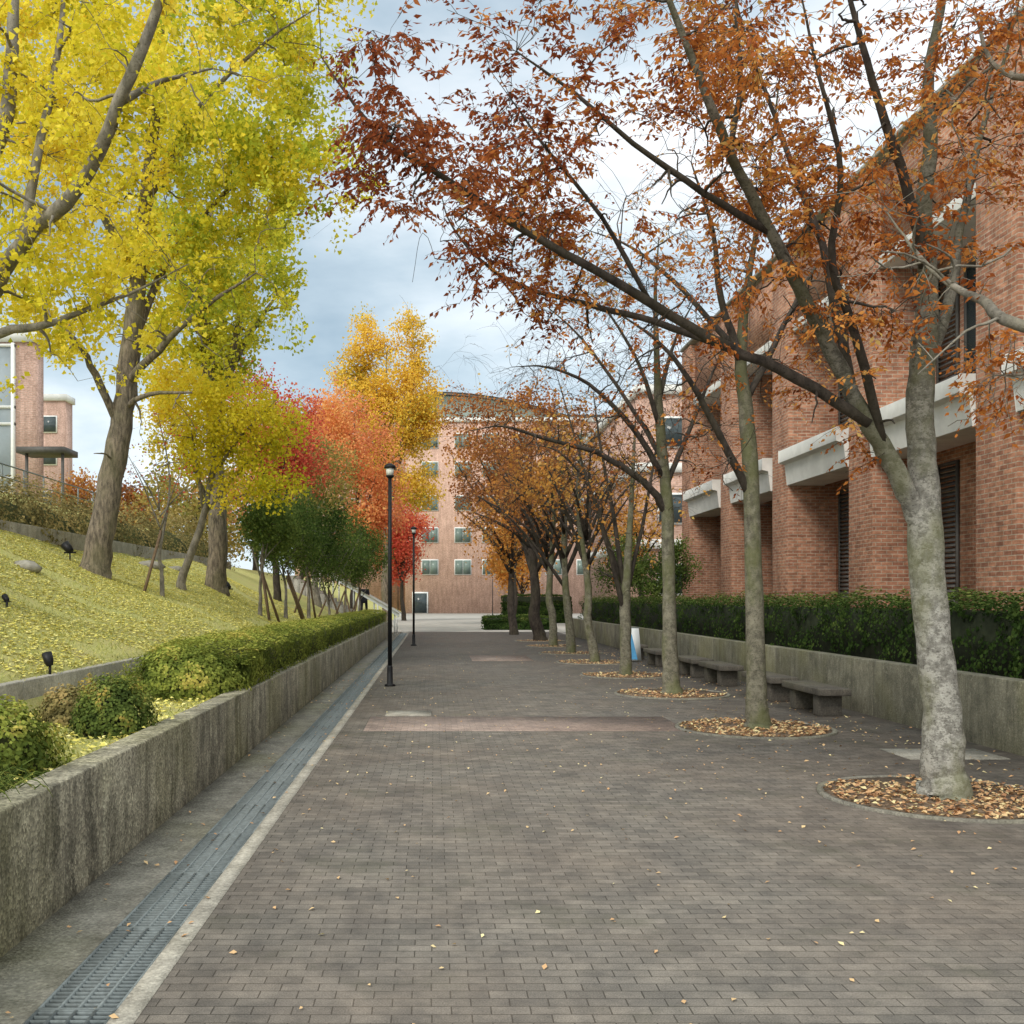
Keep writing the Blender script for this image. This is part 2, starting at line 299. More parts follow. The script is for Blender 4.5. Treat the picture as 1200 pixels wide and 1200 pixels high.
# ------------------------------------------------------------ trees
class Tree:
    def __init__(s,name,label,cat,base,group,bark,limbbark=None):
        s.root=thing(name,label,cat,tuple(base),group); s.bark=bark; s.lb=limbbark or bark
        s.NP=np.zeros((0,3)); s.NR=np.zeros(0); s.tw=None
    def stem(s,pts,part='trunk',sides=14,wob=.0,nodes=True,mat=None):
        q=smoothline(pts,4,0)
        w=rng.normal(size=(len(q),3))*q[:,3:4]*wob; w[0]=0; q[:,:3]+=w
        q[:,3]*=1+rng.normal(size=len(q))*.03
        q[:,3]=np.maximum(q[:,3],.003)
        MB().tubes(q[:,:3],q[:,3],sides,True).build(part,mat or (s.bark if part=='trunk' else s.lb),s.root,True)
        if nodes: s.NP=np.vstack([s.NP,q[:,:3]]); s.NR=np.concatenate([s.NR,q[:,3]])
        return q
    def conn(s,tg,npt,up,wob,rmax,rend,maxlen):
        idx=np.empty(len(tg),int)
        for i in range(0,len(tg),500):
            d=((tg[i:i+500,None,:]-s.NP[None])**2).sum(2); idx[i:i+500]=d.argmin(1)
        a=s.NP[idx]; L=np.linalg.norm(tg-a,axis=1); ok=(L<maxlen)&(L>.04)
        a=a[ok]; tg=tg[ok]; L=L[ok]; r0=np.minimum(s.NR[idx][ok]*.65,rmax)
        t=np.linspace(0,1,npt)[None,:,None]; p=a[:,None]+(tg-a)[:,None]*t
        b=np.sin(np.pi*t); w=rng.normal(size=(len(tg),1,3))*wob; w[:,:,2]+=up
        p=p+b*w*L[:,None,None]+ rng.normal(size=p.shape)*L[:,None,None]*.02*b
        r=r0[:,None]+(np.minimum(rend,r0*.8)-r0)[:,None]*t[:,:,0]
        return p,r
    def branches(s,tg,rmax=.03,rend=.008,up=.1,wob=.12,maxlen=9,part='branches',batch=6,npt=8):
        o=np.argsort(((tg-s.NP[len(s.NP)//2])**2).sum(1)); tg=tg[o]; PP=[];RR=[]
        for i in range(0,len(tg),batch):
            p,r=s.conn(tg[i:i+batch],npt,up,wob,rmax,rend,maxlen)
            PP.append(p);RR.append(r); s.NP=np.vstack([s.NP,p[:,2:].reshape(-1,3)]); s.NR=np.concatenate([s.NR,r[:,2:].ravel()])
        MB().tubes(np.concatenate(PP),np.concatenate(RR),5).build(part,s.lb,s.root,True)['kind']='stuff'
    def twigs(s,tg,rmax=.007,rend=.002,up=.05,wob=.12,maxlen=1.5,sides=3,npt=5,sub=0,subL=.3):
        p,r=s.conn(tg,npt,up,wob,rmax,rend,maxlen); s.tw=p
        m=MB().tubes(p,r,sides)
        if sub:
            B=len(p); k=np.repeat(np.arange(B),sub); t=rng.uniform(.35,1,len(k))*(npt-1); i=np.minimum(t.astype(int),npt-2); f=(t-i)[:,None]
            o=p[k,i]*(1-f)+p[k,i+1]*f; d=(p[k,-1]-p[k,0]); d/=np.linalg.norm(d,axis=1)[:,None]
            sd=rdir(len(k)); sd[:,2]*=.4; dd=d*.8+sd*.9; dd[:,2]*=.6; dd/=np.linalg.norm(dd,axis=1)[:,None]
            L=(subL*rng.uniform(.5,1.2,len(k)))[:,None,None]; tt=np.linspace(0,1,4)[None,:,None]
            q=o[:,None]+dd[:,None]*L*tt+np.array([0,0,-1.])*L*.3*tt**2
            s.tw=q; m.tubes(q,np.tile([.0022,.0018,.0014,.001],(len(k),1)),3)
        m.build('twigs',s.lb,s.root,True)['kind']='stuff'
        return s.tw
    def crown(s,mat,per,size,spread=.07,fan=False,droop=.3,asp=.4,tw=None,tmin=.2,part='crown',bias=0.,pin=False,nfq=.55):
        tw=s.tw if tw is None else tw; B,n,_=tw.shape
        if B==0: return
        k=np.repeat(np.arange(B),per); t=rng.uniform(tmin,1,len(k))*(n-1)
        if pin: t=np.tile(np.linspace(tmin,1,per),B)*(n-1)
        i=np.minimum(t.astype(int),n-2); f=(t-i)[:,None]
        C=tw[k,i]*(1-f)+tw[k,i+1]*f+rng.normal(size=(len(k),3))*spread
        cl=rng.uniform(0,1,B)[k]; low=np.array([noise.noise(Vector(x)*nfq) for x in tw[:,-1]])[k]
        lv=.5+.28*(cl-.5)+.45*(rng.uniform(0,1,len(k))-.5)+.55*low+bias
        dirs=None
        if pin:
            ax=tw[k,-1]-tw[k,0]; ax/=np.linalg.norm(ax,axis=1)[:,None]+1e-9
            sd=np.cross(ax,np.array([0,0,1.])); sd/=np.linalg.norm(sd,axis=1)[:,None]+1e-9
            dirs=ax*.6+sd*np.where(np.arange(len(k))%2==0,1,-1)[:,None]
        mb=MB(); leaves(mb,C,size,lv,fan,droop,asp,None,dirs); mb.build(part,mat,s.root)
def ell_targets(els,n,thr=-.15,fr=.45,seed=0.,shell=.5):
    vol=np.array([e[3]*e[4]*e[5] for e in els]); vol/=vol.sum(); out=[]
    while len(out)<n:
        e=els[rng.choice(len(els),p=vol)]; v=rdir(1)[0]*rng.uniform(0,1)**shell
        p=np.array([e[0]+v[0]*e[3],e[1]+v[1]*e[4],e[2]+v[2]*e[5]])
        if noise.noise(Vector(p)*fr+Vector((seed,seed*2,3)))>thr: out.append(p)
    return np.array(out)
def line_targets(qs,n,spread,tmin=.25):
    out=[]; w=np.array([len(q) for q in qs],float); w/=w.sum()
    for _ in range(n):
        q=qs[rng.choice(len(qs),p=w)]; i=int(rng.uniform(tmin,1)*(len(q)-1)); out.append(q[i,:3]+rng.normal(size=3)*spread)
    return np.array(out)
def gtree(name,label,cat,base,els,r,bark,leafm,nb=35,nt=350,per=22,size=.09,spread=.12,group=None,fork=None,lean=(0,0),thr=-.15,seed=0.,limbs=5,fan=False,asp=.42,stakes=0,limbbark=None,maxlen=1.8,twr=.007,shell=.42,keep=1.,fr=.45):
    t=Tree(name,label,cat,base,group,bark,limbbark)
    b=np.array(base,float); e=els[0]; c=np.array(e[:3]); top=np.array([e[0],e[1],e[2]+e[5]*.75])
    fz=fork if fork else b[2]+(c[2]-e[5]-b[2])*.9
    f=np.array([b[0]+(c[0]-b[0])*.5+lean[0],b[1]+(c[1]-b[1])*.5+lean[1],fz])
    pts=[(b[0],b[1],b[2]-.15,r*1.3),(b[0],b[1],b[2]+.25,r*1.02)]
    m1=b*.45+f*.55; pts+= [(m1[0]+rng.normal()*r*.3,m1[1],m1[2],r*.88),(f[0],f[1],f[2],r*.75)]
    m2=f*.5+top*.5; pts+=[(m2[0]+rng.normal()*.15,m2[1]+rng.normal()*.15,m2[2],r*.42),(top[0],top[1],top[2],r*.1)]
    t.stem(pts,'trunk',12,.06)
    for i in range(limbs):
        a=2*math.pi*(i+rng.uniform(0,.6))/limbs; k=rng.uniform(.6,.9)
        s0=f+(m2-f)*rng.uniform(0,.7); en=np.array([c[0]+math.cos(a)*e[3]*k,c[1]+math.sin(a)*e[4]*k,c[2]+e[5]*rng.uniform(-.35,.45)])
        md=s0*.5+en*.5+np.array([0,0,.05*np.linalg.norm(en-s0)])
        t.stem([(*s0,r*.42),(*md,r*.28),(*en,r*.08)],'limb',7,.15)
    t.branches(ell_targets(els,nb,thr,fr,seed,.6),r*.22,.008)
    t.twigs(ell_targets(els,nt,thr,fr,seed,shell),maxlen=maxlen,rmax=twr)
    if per:
        tw=t.tw
        if keep<1: tw=tw[np.array([noise.noise(Vector(p)*.8+Vector((seed,0,0))) for p in tw[:,-1]])>np.interp(keep,[0,1],[.4,-.4])]
        t.crown(leafm,per,size,spread,fan,asp=asp,tw=tw)
    for i in range(stakes):
        a=rng.uniform(0,6.28); h=rng.uniform(1.1,1.5)
        MB().tubes([(b[0]+math.cos(a)*.6,b[1]+math.sin(a)*.6,b[2]-.2),(b[0]+.03*math.cos(a),b[1]+.03*math.sin(a),b[2]+h)],[.035,.03],7,True).build('support_stake',M['wood'],t.root)
    return t

# ------------------------------------------------------------ terrain
def H(X,Y):
    X=np.asarray(X,float); Y=np.asarray(Y,float)
    und=.07*np.sin(X*1.3+Y*.35)+.05*np.sin(Y*.9+X*.4)
    z=np.where(X>-3.62,.58,.84+.43*(-3.6-X)+und*np.clip((-3.6-X)/1.5,0,1))
    z=np.where(X<-8,2.77+.05*(-8-X)+und,z)
    z=np.where(X<-9,2.8+(-9-X)*.7+und,z); z=np.minimum(z,4.4)
    far=np.clip((Y-44.3)/.6,0,1)
    z2=np.maximum(0,.43*(-3.2-X)); z2=np.minimum(z2,3.4); z=z*(1-far)+(z2-.02)*far
    return z
def hit(px,py):
    Y=4.
    while Y<60:
        p=P(px,py,Y)
        if p[0]<-2.2 and p[2]<=H(p[0],p[1]): return np.array([p[0],p[1],float(H(p[0],p[1]))])
        Y+=.03
    return P(px,py,20)
g=MB().box(-1500,1500,-100,2500,-.5,-.12); struct('ground',g,M['ground'],'wide dull ground stretching to the horizon behind everything','ground')
struct('paved_path',MB().box(-1.13,6.0,-3,50,-.1,0),M['paver'],'broad straight walkway of small grey pavers down the middle','path')
struct('plaza',MB().box(-30,60,50,140,-.11,-.006),M['plaza'],'pale grey paved plaza where the walkway ends','plaza')
struct('plaza_edge',MB().box(-30,-1.93,44.3,50,-.11,-.01).box(6,60,45,50,-.11,-.01),M['plaza'],'pale paving beside the far end of the walkway','paving')
struct('kerb_strip',MB().box(-1.23,-1.13,-3,50,-.1,.004),M['conc_light'],'narrow pale concrete strip between grate and pavers','kerb')
struct('gutter_apron',MB().box(-1.93,-1.55,-3,50,-.1,0),M['conc_flat'],'stained concrete apron between retaining wall and drain grate','apron')
struct('drain_channel',MB().box(-1.55,-1.23,-3,50,-.12,-.07),M['dark'],'dark channel under the steel grates','channel')
struct('red_paver_band',MB().box(-.85,3.1,12.4,13.9,-.002,.004).box(1.0,2.6,26.4,29,-.002,.004),M['paver_red'],'pale pinkish paver band across the grey walkway','paving')
xs=np.concatenate([[-2.1,-2.6,-3.1,-3.55,-3.66],np.arange(-3.9,-12,-.3),[-13,-15,-20,-30,-60]]); ys=np.concatenate([np.arange(-3,44.2,.5),[44.3,44.6,45,46,48,52,58,66,80,110,140]])
XX,YY=np.meshgrid(xs,ys); ZZ=H(XX,YY)
idx=np.arange(XX.size).reshape(XX.shape); q=np.stack([idx[:-1,:-1],idx[1:,:-1],idx[1:,1:],idx[:-1,1:]],-1).reshape(-1,4)
struct('hillside',MB().add(np.stack([XX,YY,ZZ],-1),[q]),M['hill'],'grassy slope covered in yellow fallen leaves left of the walkway','slope',True)
struct('planting_bed',MB().box(6.2,40,-3,45,-.1,.68),M['soil'],'raised soil bed behind the right retaining wall','bed')

# drain grates
gr=MB()
for x in (-.152,-.076,0,.076,.152): gr.box(x-.0055,x+.0055,.004,.992,-.035,0)
for i in range(25): gr.box(-.15,.15,.012+i*.04,.022+i*.04,-.022,-.003)
gr.box(-.155,.155,.0,.008,-.03,.0005).box(-.155,.155,.986,.994,-.03,.0005)
g0=gr.build('drain_grate',M['steel']); g0.location=(-1.39,2,0)
tag(g0,'grey-green steel grate panel in the long drain beside the left wall','drain grate','steel grate panels end to end along the drain')
for i in range(1,46):
    o=g0.copy(); COL.objects.link(o); o.location=(-1.39,2+i,0)

# walls
w=MB(); y=-2.
while y<44:
    w.box(-2.13,-1.93,y,min(y+3.985,44.2),-.05,.65); y+=4
tag(w.build('retaining_wall',M['conc'],None,False,.012),'weathered low concrete retaining wall left of the drain, holding the clipped hedge','wall')
w=MB(); y=3.
while y<16: w.box(-3.74,-3.6,y,y+2.99,.3,.88); y+=3
tag(w.build('retaining_wall',M['conc_light'],None,False,.01),'thin concrete edging wall at the foot of the leafy slope','wall')
w=MB(); y=-2.
while y<45: w.box(6.0,6.2,y,y+3.985,-.05,.76); y+=4
tag(w.build('retaining_wall',M['conc_right'],None,False,.012),'dark mossy concrete retaining wall behind the benches on the right','wall')
tag(MB().box(-8.5,-8.3,17,42,2.3,3.12).build('retaining_wall',M['conc_light'],None,False,.01),'grey concrete wall along the top of the slope behind the ginkgo trunks','wall')

# utility covers
tag(MB().box(-.66,-.03,13.98,14.6,-.01,.008).box(-.62,-.07,14.02,14.56,.0,.013).build('utility_cover',M['conc_light']),'square pale utility cover in the pavers near the tall lamp','utility cover')
tag(MB().box(4.75,5.75,10.2,10.9,-.01,.008).box(4.8,5.7,10.25,10.85,0,.012).build('utility_cover',M['conc_light']),'flat concrete utility cover between the nearest tree and the right wall','utility cover')

# benches
def bench(y0,label):
    t=thing('bench',label,'bench',(5.42,y0,0),'low stone benches along the right wall')
    MB().box(5.2,5.64,y0,y0+1.5,.29,.385).build('seat',M['bench'],t,False,.012)
    MB().box(5.26,5.58,y0+.18,y0+.40,0,.289).build('leg',M['bench'],t,False,.01)
    MB().box(5.26,5.58,y0+1.1,y0+1.32,0,.289).build('leg',M['bench'],t,False,.01)
for y0,l in ((13.8,'low dark stone bench nearest the camera beside the right wall'),(15.8,'second low stone bench from the camera by the right wall'),(18.6,'third low stone bench along the right wall, after a gap'),(20.6,'fourth low stone bench along the right wall'),(23.9,'fifth low stone bench, beside the third tree trunk in view'),(26.9,'farthest low stone bench, just past the blue and white sign')): bench(y0,l)

# lamps
def lamp(x,y,label,h=4.1):
    t=thing('street_lamp',label,'street lamp',(x,y,0),'slim black lamp posts')
    MB().lathe((x,y,0),[(.10,0),(.10,.03),(.055,.05),(.05,.35),(.042,.38)],16).build('base',M['black'],t,True)
    MB().tubes([(x,y,.3),(x,y,h-.28)],[.04,.034],14,True).build('pole',M['black'],t,True)
    MB().lathe((x,y,h-.28),[(.045,0),(.075,.03),(.075,.05)],16).build('collar',M['black'],t,True)
    MB().lathe((x,y,h-.23),[(.065,0),(.075,.13)],16).build('lens',M['lens'],t,True)
    MB().lathe((x,y,h-.10),[(.10,0),(.11,.02),(.09,.06),(.03,.09)],16).build('cap',M['black'],t,True)
lamp(-.80,18.8,'tall slim black lamp post nearest the camera on the left edge of the walkway')
lamp(-.68,35.2,'second slim black lamp post, smaller, just beyond the nearest one')
lamp(6.0,104,'tiny lamp post in front of the far brick building')
lamp(-3.6,104,'tiny lamp post left of the walkway end, below the red tree')

# folding sign
x,y=5.1,26.3; t=thing('folding_sign','small white and blue folding sign standing beside the right wall','sign',(x,y,0))
for s,nm in ((-1,'front_panel'),(1,'back_panel')):
    MB().add([(x-.2,y+s*.22,.03),(x+.2,y+s*.22,.03),(x+.17,y+s*.02,.85),(x-.17,y+s*.02,.85),(x-.2,y+s*.22+.02,.03),(x+.2,y+s*.22+.02,.03),(x+.17,y+s*.02+.02,.85),(x-.17,y+s*.02+.02,.85)],[np.array([(0,1,2,3),(7,6,5,4),(0,4,5,1),(1,5,6,2),(2,6,7,3),(3,7,4,0)])]).build(nm,M['sign_white'],t)
yy=lambda z:y-.22+.2*(z-.03)/.82-.004
MB().add([(x-.185,yy(.06),.06),(x+.10,yy(.06),.06),(x-.02,yy(.70),.70),(x-.175,yy(.78),.78)],[np.array([(0,1,2,3)])]).build('blue_panel',M['blue'],t)
MB().tubes([(x-.18,y,.86),(x+.18,y,.86)],[.02,.02],8,True).build('hinge_bar',M['steel'],t)

# ------------------------------------------------------------ brick building on the right
B=thing('brick_building','long red brick hall with deep columns and white concrete ledges on the right','building',(9,21,.68))
BF=10.2
MB().box(BF,28,2,37.1,.3,10.55).build('wall',M['brick'],B)
fars=[7,12,17,22.2,27.2,32.1,37.1]
for f in fars:
    MB().box(9,BF+.05,f-1.25,f,.3,10.5).build('column',M['brick'],B,False,.01)
for i in range(len(fars)-1):
    a,b=fars[i],fars[i+1]-1.25
    MB().prism([(8.74,5.04),(8.74,5.34),(9.9,5.34),(9.9,4.48),(8.96,4.48),(8.90,5.0)],'y',a+.01,b-.01).build('ledge',M['conc_white'],B,False,.008)
    MB().box(9.10,BF-.01,a+.005,b-.005,8.36,8.60).build('roof_band',M['conc_white'],B,False,.01)
    MB().box(9.16,BF-.01,a+.004,b-.004,8.604,10.5).build('parapet',M['brick'],B)
    for z0,z1 in ((.7,4.3),(5.5,8.1)):
        yc=b-.35
        fr=MB().box(BF-.06,BF-.003,yc-.76,yc-.70,z0,z1).box(BF-.06,BF-.003,yc,yc+.06,z0,z1).box(BF-.06,BF-.003,yc-.70,yc,z1-.06,z1).build('louver_window',M['louver'],B)
        sl=MB(); z=z0+.04
        while z<z1-.12:
            sl.add([(BF-.055,yc-.7,z),(BF-.055,yc,z),(BF-.01,yc,z+.07),(BF-.01,yc-.7,z+.07),(BF-.055,yc-.7,z-.012),(BF-.055,yc,z-.012),(BF-.01,yc,z+.058),(BF-.01,yc-.7,z+.058)],[np.array([(0,1,2,3),(7,6,5,4),(0,4,5,1),(1,5,6,2),(2,6,7,3),(3,7,4,0)])]); z+=.1
        sl.build('slats',M['louver'],fr)
    fr=MB().box(BF-.05,BF-.003,a+.3,b-1.35,5.5,5.58).box(BF-.05,BF-.003,a+.3,b-1.35,7.9,7.98).box(BF-.05,BF-.003,a+.3,a+.37,5.58,7.9).box(BF-.05,BF-.003,b-1.42,b-1.35,5.58,7.9).build('window',M['louver'],B)
    MB().box(BF-.025,BF-.004,a+.37,b-1.42,5.58,7.9).build('pane',M['glass'],fr)
MB().box(8.96,28.1,1.9,37.2,10.56,10.66).build('coping',M['conc_light'],B)

B2=thing('brick_building','smaller pale brick block with white bands beyond the long hall','building',(12,56,0))
MB().box(11,26,55,75,-.1,12.6).build('wall',M['brick_far'],B2)
for z in (4.3,8.4,12.6): MB().box(10.85,26,54.8,75,z,z+.5).build('band',M['conc_white'],B2)
for z in (5.6,9.7,1.8):
    for k in range(3):
        f=MB().box(12+k*3.2,14+k*3.2,54.92,55.02,z,z+1.7).build('window',M['white'],B2); MB().box(12.1+k*3.2,13.9+k*3.2,54.88,54.93,z+.1,z+1.6).build('pane',M['glass'],f)

# far building
FB=thing('campus_building','pinkish brick building with rows of windows closing the end of the walkway','building',(6,115,0))
MB().box(-3.2,30,115,140,-.1,21.5).build('wall',M['brick_far'],FB)
MB().box(-16,-3.25,118,140,-.1,22.4).build('wing',M['brick_far'],FB)
MB().box(-3.4,30.2,114.8,140,21.5,21.95).build('cornice',M['conc_white'],FB)
MB().box(-16.3,-3.2,117.8,140,22.4,22.8).build('cornice',M['louver'],FB)
arc=[(0.3,21.96)]+[(.3+20*i/12,24.6-.012*(20*i/12)**2) for i in range(13)]+[(20.3,21.96)]
arc=[(a,max(b,21.96)) for a,b in arc[:1]]+[(a,max(b,22.0)) for a,b in arc[1:-1]]+arc[-1:]
MB().prism(arc,'y',116,138).build('roof',M['roof'],FB)
ar=[p for p in arc[1:-1]]
MB().prism([(a-.3,b+.35) for a,b in ar]+[(a-.3,b+.03) for a,b in ar[::-1]],'y',115.2,138.5).build('roof_edge',M['louver'],FB)
for X in (-.4,3.3,6.4,9.8,13.5,17,20.5):
    for z in (4.4,8.0,11.6,15.4,18.6):
        f=MB().box(X-.95,X+.95,114.93,115.03,z-.1,z+1.65).build('window',M['white'],FB)
        MB().box(X-.87,X-.03,114.88,114.94,z,z+1.55).box(X+.03,X+.87,114.88,114.94,z,z+1.55).build('pane',M['glass_green'],f)
for X in (-13,-9.5,-6):
    for z in (8,11.6,15.4,19):
        f=MB().box(X-.95,X+.95,117.9,118.03,z-.1,z+1.65).build('window',M['white'],FB)
        MB().box(X-.87,X+.87,117.85,117.92,z,z+1.55).build('pane',M['glass_green'],f)
f=MB().box(-2.4,-.6,114.9,115.03,0,2.4).build('door',M['white'],FB); MB().box(-2.25,-.75,114.85,114.92,.05,2.25).build('pane',M['glass'],f)

# left buildings
LB=thing('brick_building','tall brick building with grey glass front at the left edge above the slope','building',(-30,55,4))
MB().box(-50,-21.4,55,56.2,3,15.4).build('wall',M['brick_far'],LB)
MB().box(-50,-21.2,54.8,56.4,15.4,15.9).build('cornice',M['conc_white'],LB)
gf=MB()
for X in (-22.5,-24,-25.5,-27,-28.5,-30): gf.box(X-.08,X+.08,54.7,54.98,4,15.3)
for z in (4.2,7.2,8.0,10.9,11.8,15.1): gf.box(-30,-22.42,54.74,54.97,z,z+.15)
f=gf.build('curtain_wall',M['white'],LB); MB().box(-30,-22.5,54.82,54.9,4,15.2).build('pane',M['curtain_glass'],f)
CN=thing('canopy','dark flat canopy on thin posts beside the left brick building','canopy',(-19,51,4))
MB().box(-20.8,-18.4,51,53,8.9,9.2).build('roof',M['louver'],CN)
for X in (-18.6,-20.4): MB().box(X-.06,X+.06,51.3,51.42,3,8.9).build('post',M['louver'],CN)
L2=thing('brick_building','small distant brick block between canopy and ginkgo on the left','building',(-40,95,4))
MB().box(-52,-34.2,95,97,2,20).build('wall',M['brick_far'],L2); MB().box(-52,-34,94.8,97.2,20,20.6).build('cornice',M['conc_white'],L2)
for z in (10,14,17):
    f=MB().box(-36.4,-34.9,94.9,95.03,z,z+1.6).build('window',M['white'],L2); MB().box(-36.3,-35,94.86,94.92,z+.1,z+1.5).build('pane',M['glass'],f)

# railing up left
R=thing('railing','thin grey steel railing at the top of the bank on the far left','railing',(-11.8,28,4.3))
for k in range(11): MB().tubes([(-11.8,22+k*1.5,4.2),(-11.8,22+k*1.5,5.3)],[.025,.025],6,True).build('post',M['steel'],R)
for z in (5.3,4.95,4.6): MB().tubes([(-11.8,22,z),(-11.8,37,z)],[.022,.022],6,True).build('rail',M['steel'],R)

# stairs
ST=thing('stairway','concrete stairway with white sloping rail climbing the slope past the hedge','stairway',(-3,46,0))
s=MB()
for k in range(16): s.box(-1.95-(k+1)*.28,-1.95-k*.28,45.0,47.6,-.1,.165*(k+1))
s.build('steps',M['conc_light'],ST)
for yy_ in (44.85,47.7):
    s=MB(); s.prism([(-1.5,.80),(-1.5,.98),(-5.6,3.36),(-5.6,3.18)],'y',yy_-.06,yy_+.06); s.build('handrail',M['white'],ST)
    for k in range(5):
        X=-1.7-k*.9; MB().box(X-.03,X+.03,yy_-.03,yy_+.03,max(0,(-1.95-X)*.59),.85+(-1.5-X)*.58).build('rail_post',M['white'],ST)

# spotlights
def spot(px,py,label,s=1.):
    p=hit(px,py); x,y,z=p; t=thing('garden_spotlight',label,'spotlight',tuple(p),'black garden spotlights on the slope')
    MB().tubes([(x,y,z-.1),(x,y,z+.16*s)],[.015,.015],8,True).build('stake',M['black'],t)
    MB().tubes([(x+.02*s,y,z+.15*s),(x-.03*s,y+.02,z+.20*s),(x-.10*s,y+.05,z+.27*s)],[.05*s,.07*s,.078*s],12,True).build('housing',M['black'],t,True)
    MB().box(x-.1*s,x+.1*s,y-.012,y+.012,z+.12*s,z+.145*s).build('bracket',M['black'],t)
spot(68,640,'upper of the two black spotlights near the leaning ginkgo trunk',1.2)
spot(82,657,'lower of the two black spotlights near the leaning ginkgo trunk',1.2)
spot(8,712,'black spotlight at the left edge half way up the slope',.5)
spot(268,697,'black spotlight at the foot of the second ginkgo trunk',1.2)
x,y,z=-3.67,9.8,.88; t=thing('garden_spotlight','black spotlight standing on the thin edging wall','spotlight',(x,y,z),'black garden spotlights on the slope')
MB().tubes([(x,y,z-.01),(x,y,z+.1)],[.013,.013],8,True).build('stake',M['black'],t); MB().tubes([(x,y,z+.08),(x-.01,y,z+.12),(x-.04,y+.02,z+.2)],[.03,.045,.05],12,True).build('housing',M['black'],t,True)

# rocks
def rock(px,py,sx,sz,label):
    p=hit(px,py); mb=MB(); n=10; V=[]
    for i in range(7):
        th=math.pi*i/6
        for j in range(n):
            a=2*math.pi*j/n; d=Vector((math.sin(th)*math.cos(a),math.sin(th)*math.sin(a),math.cos(th))); k=1+.28*noise.noise(d*1.7+Vector((px,py,0)))
            V.append((p[0]+d.x*sx*k,p[1]+d.y*sx*.7*k,p[2]+d.z*sz*k))
    q=[(i*n+j,i*n+(j+1)%n,(i+1)*n+(j+1)%n,(i+1)*n+j) for i in range(6) for j in range(n)]
    mb.add(V,[np.array(q)]); tag(mb.build('rock',M['rock'],None,True),label,'rock')
rock(30,666,.28,.13,'grey weathered rock on the leafy slope at the left edge')
rock(175,664,.4,.16,'flat pale rock on the slope right of the leaning ginkgo')
rock(205,668,.28,.12,'smaller flat rock at the foot of the pale slender trunk')

# ------------------------------------------------------------ tree pits and litter
PITS=[(4.1,8.24),(3.95,12.6),(4.0,17.2),(4.02,21.4),(4.05,25.8),(4.05,30.2),(4.05,34.6),(4.05,39.0),(4.1,3.9)]
ordn=['nearest','second','third','fourth','fifth','sixth','seventh','eighth']
lit=MB()
for i,(x,y) in enumerate(PITS):
    lab=('round leaf-filled tree pit, %s in view along the right side'%ordn[i]) if i<8 else 'round tree pit just outside the right edge of view'
    t=thing('tree_pit',lab,'tree pit',(x,y,0),'round tree pits along the walkway')
    MB().lathe((x,y,0),[(.90,0),(.90,.010),(.0,.018)],40).build('soil',M['soil'],t)
    a=np.linspace(0,2*np.pi,49)[:-1]; V=[]
    for r,z in ((.90,.0),(.90,.022),(.955,.022),(.955,.0)): V+= [(x+r*math.cos(k),y+r*math.sin(k),z) for k in a]
    n=48; qq=[(i_*n+j,i_*n+(j+1)%n,(i_+1)*n+(j+1)%n,(i_+1)*n+j) for i_ in range(3) for j in range(n)]
    MB().add(V,[np.array(qq)]).build('rim',M['conc_flat'],t,True)
    if i<8:
        n=[1500,1500,1000,700,500,300,300,300][i]; rr=.9*np.sqrt(rng.uniform(.02,1,n)); aa=rng.uniform(0,6.28,n)
        C=np.stack([x+rr*np.cos(aa),y+rr*np.sin(aa),.022+rng.uniform(0,.02,n)],1)
        keep=np.array([noise.noise(Vector(c)*1.6)>-.3 for c in C]); C=C[keep]; n=len(C)
        leaves(lit,C,.052,rng.uniform(0.05,1,n),False,0,.30,np.tile([0,0,1.],(n,1)))
def scat(n,f):
    return np.array([f() for _ in range(n)])
C=scat(900,lambda:(rng.uniform(-1.1,5.95),rng.uniform(2.8,10)*rng.uniform(1,3.2),.010)); leaves(lit,C,.030,rng.uniform(.4,1,900),False,0,.33,np.tile([0,0,1.],(900,1)))
C=scat(800,lambda:(5.0+abs(rng.normal())*.35 if rng.random()<.6 else 4+rng.normal()*.9,rng.uniform(6,34),.010)); C=C[C[:,0]<5.97]; leaves(lit,C,.042,rng.uniform(.3,1,len(C)),False,0,.33,np.tile([0,0,1.],(len(C),1)))
C=scat(220,lambda:(rng.uniform(-1.92,-1.15),rng.uniform(3,25),.012)); leaves(lit,C,.034,rng.uniform(.2,.9,220),False,0,.33,np.tile([0,0,1.],(220,1)))
tag(lit.build('fallen_leaves',M['litter_b']),'brown and tan fallen leaves in the tree pits and over the pavers','fallen leaves',None,'stuff')
lit=MB(); n=60000
X=rng.uniform(-8.2,-3.7,n); Y=3+33*rng.uniform(0,1,n)**1.3; keep=np.array([noise.noise(Vector((a*.9,b*.9,0)))>-.25 for a,b in zip(X,Y)]); X=X[keep];Y=Y[keep]
C=np.stack([X,Y,H(X,Y)+.015],1); leaves(lit,C,.043,rng.uniform(0,1,len(C)),True,0,.5,np.tile([0,0,1.6],(len(C),1)))
n=5200; X=rng.uniform(-3.55,-2.0,n);Y=3+22*rng.uniform(0,1,n)**1.6; C=np.stack([X,Y,np.where(X>-2.15,.66,.6)+rng.uniform(.0,.03,n)],1); C=C[(X<-2.15)|(rng.random(n)<.15)]
leaves(lit,C,.043,rng.uniform(0,1,len(C)),True,0,.45,np.tile([0,0,1.],(len(C),1)))
tag(lit.build('fallen_ginkgo_leaves',M['litter_y']),'yellow fallen ginkgo leaves carpeting the slope and the low bed','fallen leaves',None,'stuff')
gm=MB(); n=34000; X=rng.uniform(-8.5,-2.2,n);Y=3+27*rng.uniform(0,1,n)**1.2; z=H(X,Y); h=rng.uniform(.02,.06,n); dx=rng.normal(size=n)*.03;dy=rng.normal(size=n)*.03
